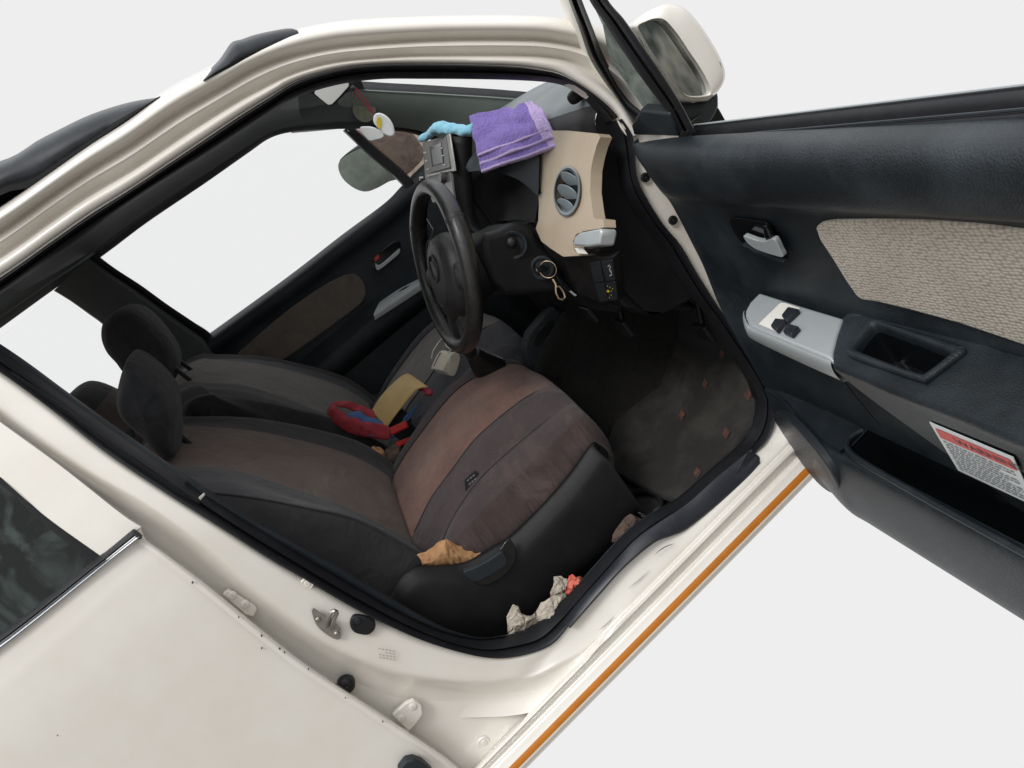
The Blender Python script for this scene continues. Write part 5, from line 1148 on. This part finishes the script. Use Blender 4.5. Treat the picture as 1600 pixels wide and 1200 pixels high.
for d_ in DM: d_.data.transform(Matrix.Translation(-fm.location))
# newspaper, wrapper and rag behind the sill
def crumple(name, pts, y, depth, m, parent, seed, amp=.0085, n=26):
    """a torn sheet: outline on the image, sharp folds and thickness in space"""
    P_ = []
    for i in range(len(pts)):
        p, q = np.array(pts[i],float), np.array(pts[(i+1)%len(pts)],float); P_ += [p, p+(q-p)*.5+np.array([noise.noise(Vector((i*3.1,seed,0))),noise.noise(Vector((i*3.1,seed,7)))])*3]
    P_ = [onY(p,y) for p in P_]; c = sum(P_)/len(P_); rows = []
    def fold(p):
        v = Vector((p-c)*48+P3(seed*5.3,seed,0)); r = P3(0,0,0)
        for k,(f,g) in enumerate(((1,1.),(2.3,.45),(5.1,.18))):
            w = noise.noise_vector(v*f+Vector((k*9,0,0))); r += g*(P3(*[1-2*abs(x) for x in w])-.55)
        return r
    for k,s_ in enumerate((1,.84,.68,.5,.33,.16,.02)):
        rows.append([c+(p-c)*s_*(1+.10*noise.noise(Vector((i*1.7,k*2.3,seed))) if k else 1)+P3(0,-depth*(1-s_),0)+amp*P3(.35,1.,.35)*fold(c+(p-c)*s_) for i,p in enumerate(P_)])
    for r in rows: r.append(r[0])
    V,Fc,_ = rows_mesh(rows)
    T = [t for f in Fc for t in ((f[0],f[1],f[2]),(f[0],f[2],f[3]))]
    return mesh(name, V, T, m, parent, solid=.0007, ang=24)
npz = thing('newspaper', 'crumpled newspaper wrapped sheet stuffed between the seat and the sill', 'newspaper', onY((825,975),.125))
crumple('paper_sheet', [(793,990),(794,965),(803,943),(815,955),(828,958),(838,955),(836,968),(828,980),(812,990)], .100, .012, paper, npz, 1)
crumple('paper_sheet', [(828,978),(838,958),(846,943),(858,934),(874,928),(884,924),(888,934),(878,946),(862,958),(848,972)], .100, .02, paper, npz, 4)
crumple('paper_sheet', [(858,934),(862,912),(866,902),(878,898),(886,904),(888,916),(880,928),(868,932)], .108, .014, paper, npz, 9)
adopt(npz)
rw = crumple('sweet_wrapper', [(882,922),(888,908),(894,898),(900,900),(910,900),(904,906),(906,918),(898,926),(888,926)], .100, .014, redpaper, None, 13, amp=.014)
own(rw, 'torn red wrapper poking out of the crumpled newspaper', 'wrapper')
cl_ = crumple('brown_cloth', [(955,848),(962,828),(972,812),(985,803),(1004,812),(1012,818),(990,834),(970,846)], .112, .02, brownrag, None, 21, amp=.008)
own(cl_, 'brown woven cloth lying by the sill behind the floor mat', 'cloth')
for k,(x,y) in enumerate(((1005,806),)):
    t_ = tube('wire_hook', resample([onY(p,.13) for p in ((998,801),(1008,806),(1018,814),(1012,810),(1002,806))],20), .0016, steel, None, seg=6)
    own(t_, 'thin bent metal wire beside the brown cloth by the sill', 'wire')
cp = [onZ((1005+28*math.cos(t),785+18*math.sin(t)),.332) for t in np.linspace(-2.6,.9,30)]
own(tube('coiled_cable', cp, .007, trimdark, None, seg=10), 'black coiled cable on the floor at the rear end of the mat', 'cable')
adopt(car)
# ------------------------------------------------------------------ LABELS OF THE CAR
car['label'] = 'cream white hatchback seen through its wide open driver door, brown cloth seats inside'
# ------------------------------------------------------------------ CAMERA
cam = bpy.data.cameras.new('camera'); co = bpy.data.objects.new('camera', cam); C.objects.link(co)
cam.sensor_width = 36; cam.lens = FPX/1600*36; cam.clip_start = .02; cam.clip_end = 200
M = np.eye(4); M[:3,0] = RC[0]; M[:3,1] = -RC[1]; M[:3,2] = -RC[2]; M[:3,3] = CAM
co.matrix_world = Matrix(M.tolist()); bpy.context.scene.camera = co
# ------------------------------------------------------------------ LIGHT: bright overcast, white surroundings
w = bpy.data.worlds.new('World'); bpy.context.scene.world = w; w.use_nodes = True
nt = w.node_tree; bg = nt.nodes['Background']; N = nt.nodes.new; K = nt.links.new
tc = N('ShaderNodeTexCoord'); sp = N('ShaderNodeSeparateXYZ'); K(tc.outputs['Generated'], sp.inputs[0])
rp = N('ShaderNodeValToRGB'); K(sp.outputs['Z'], rp.inputs['Fac'])
e = rp.color_ramp.elements; e[0].position = .48; e[0].color = (.855,.855,.855,1); e[1].position = .95; e[1].color = (2.1,2.18,2.28,1)
# unseen low directions are darkened to shade what faces the viewer; everything the picture looks towards is white
gy = N('ShaderNodeMapRange'); gy.inputs['From Min'].default_value = .48; gy.inputs['From Max'].default_value = .20; K(sp.outputs['Y'], gy.inputs['Value'])
gz = N('ShaderNodeMapRange'); gz.inputs['From Min'].default_value = .12; gz.inputs['From Max'].default_value = -.15; K(sp.outputs['Z'], gz.inputs['Value'])
gm = N('ShaderNodeMath'); gm.operation = 'MULTIPLY'; K(gy.outputs[0], gm.inputs[0]); K(gz.outputs[0], gm.inputs[1])
gx = N('ShaderNodeMix'); gx.data_type = 'RGBA'; gx.inputs['B'].default_value = (.30,.275,.245,1); K(gm.outputs[0], gx.inputs['Factor']); K(rp.outputs[0], gx.inputs['A'])
K(gx.outputs['Result'], bg.inputs['Color']); bg.inputs['Strength'].default_value = 1.0
sl = bpy.data.lights.new('sun','SUN'); sl.energy = 1.6; sl.angle = math.radians(18); sl.color = (1,.975,.94)
so_ = bpy.data.objects.new('sun', sl); C.objects.link(so_)
so_.rotation_euler = Vector((.30,.50,-1.)).to_track_quat('-Z','Y').to_euler()
vs = bpy.context.scene.view_settings; vs.view_transform = 'Standard'; vs.look = 'None'; vs.exposure = 0; vs.gamma = 1; vs.use_curve_mapping = False
sc_c = bpy.context.scene.cycles
sc_c.max_bounces = 8; sc_c.transparent_max_bounces = 12; sc_c.caustics_reflective = False; sc_c.caustics_refractive = False
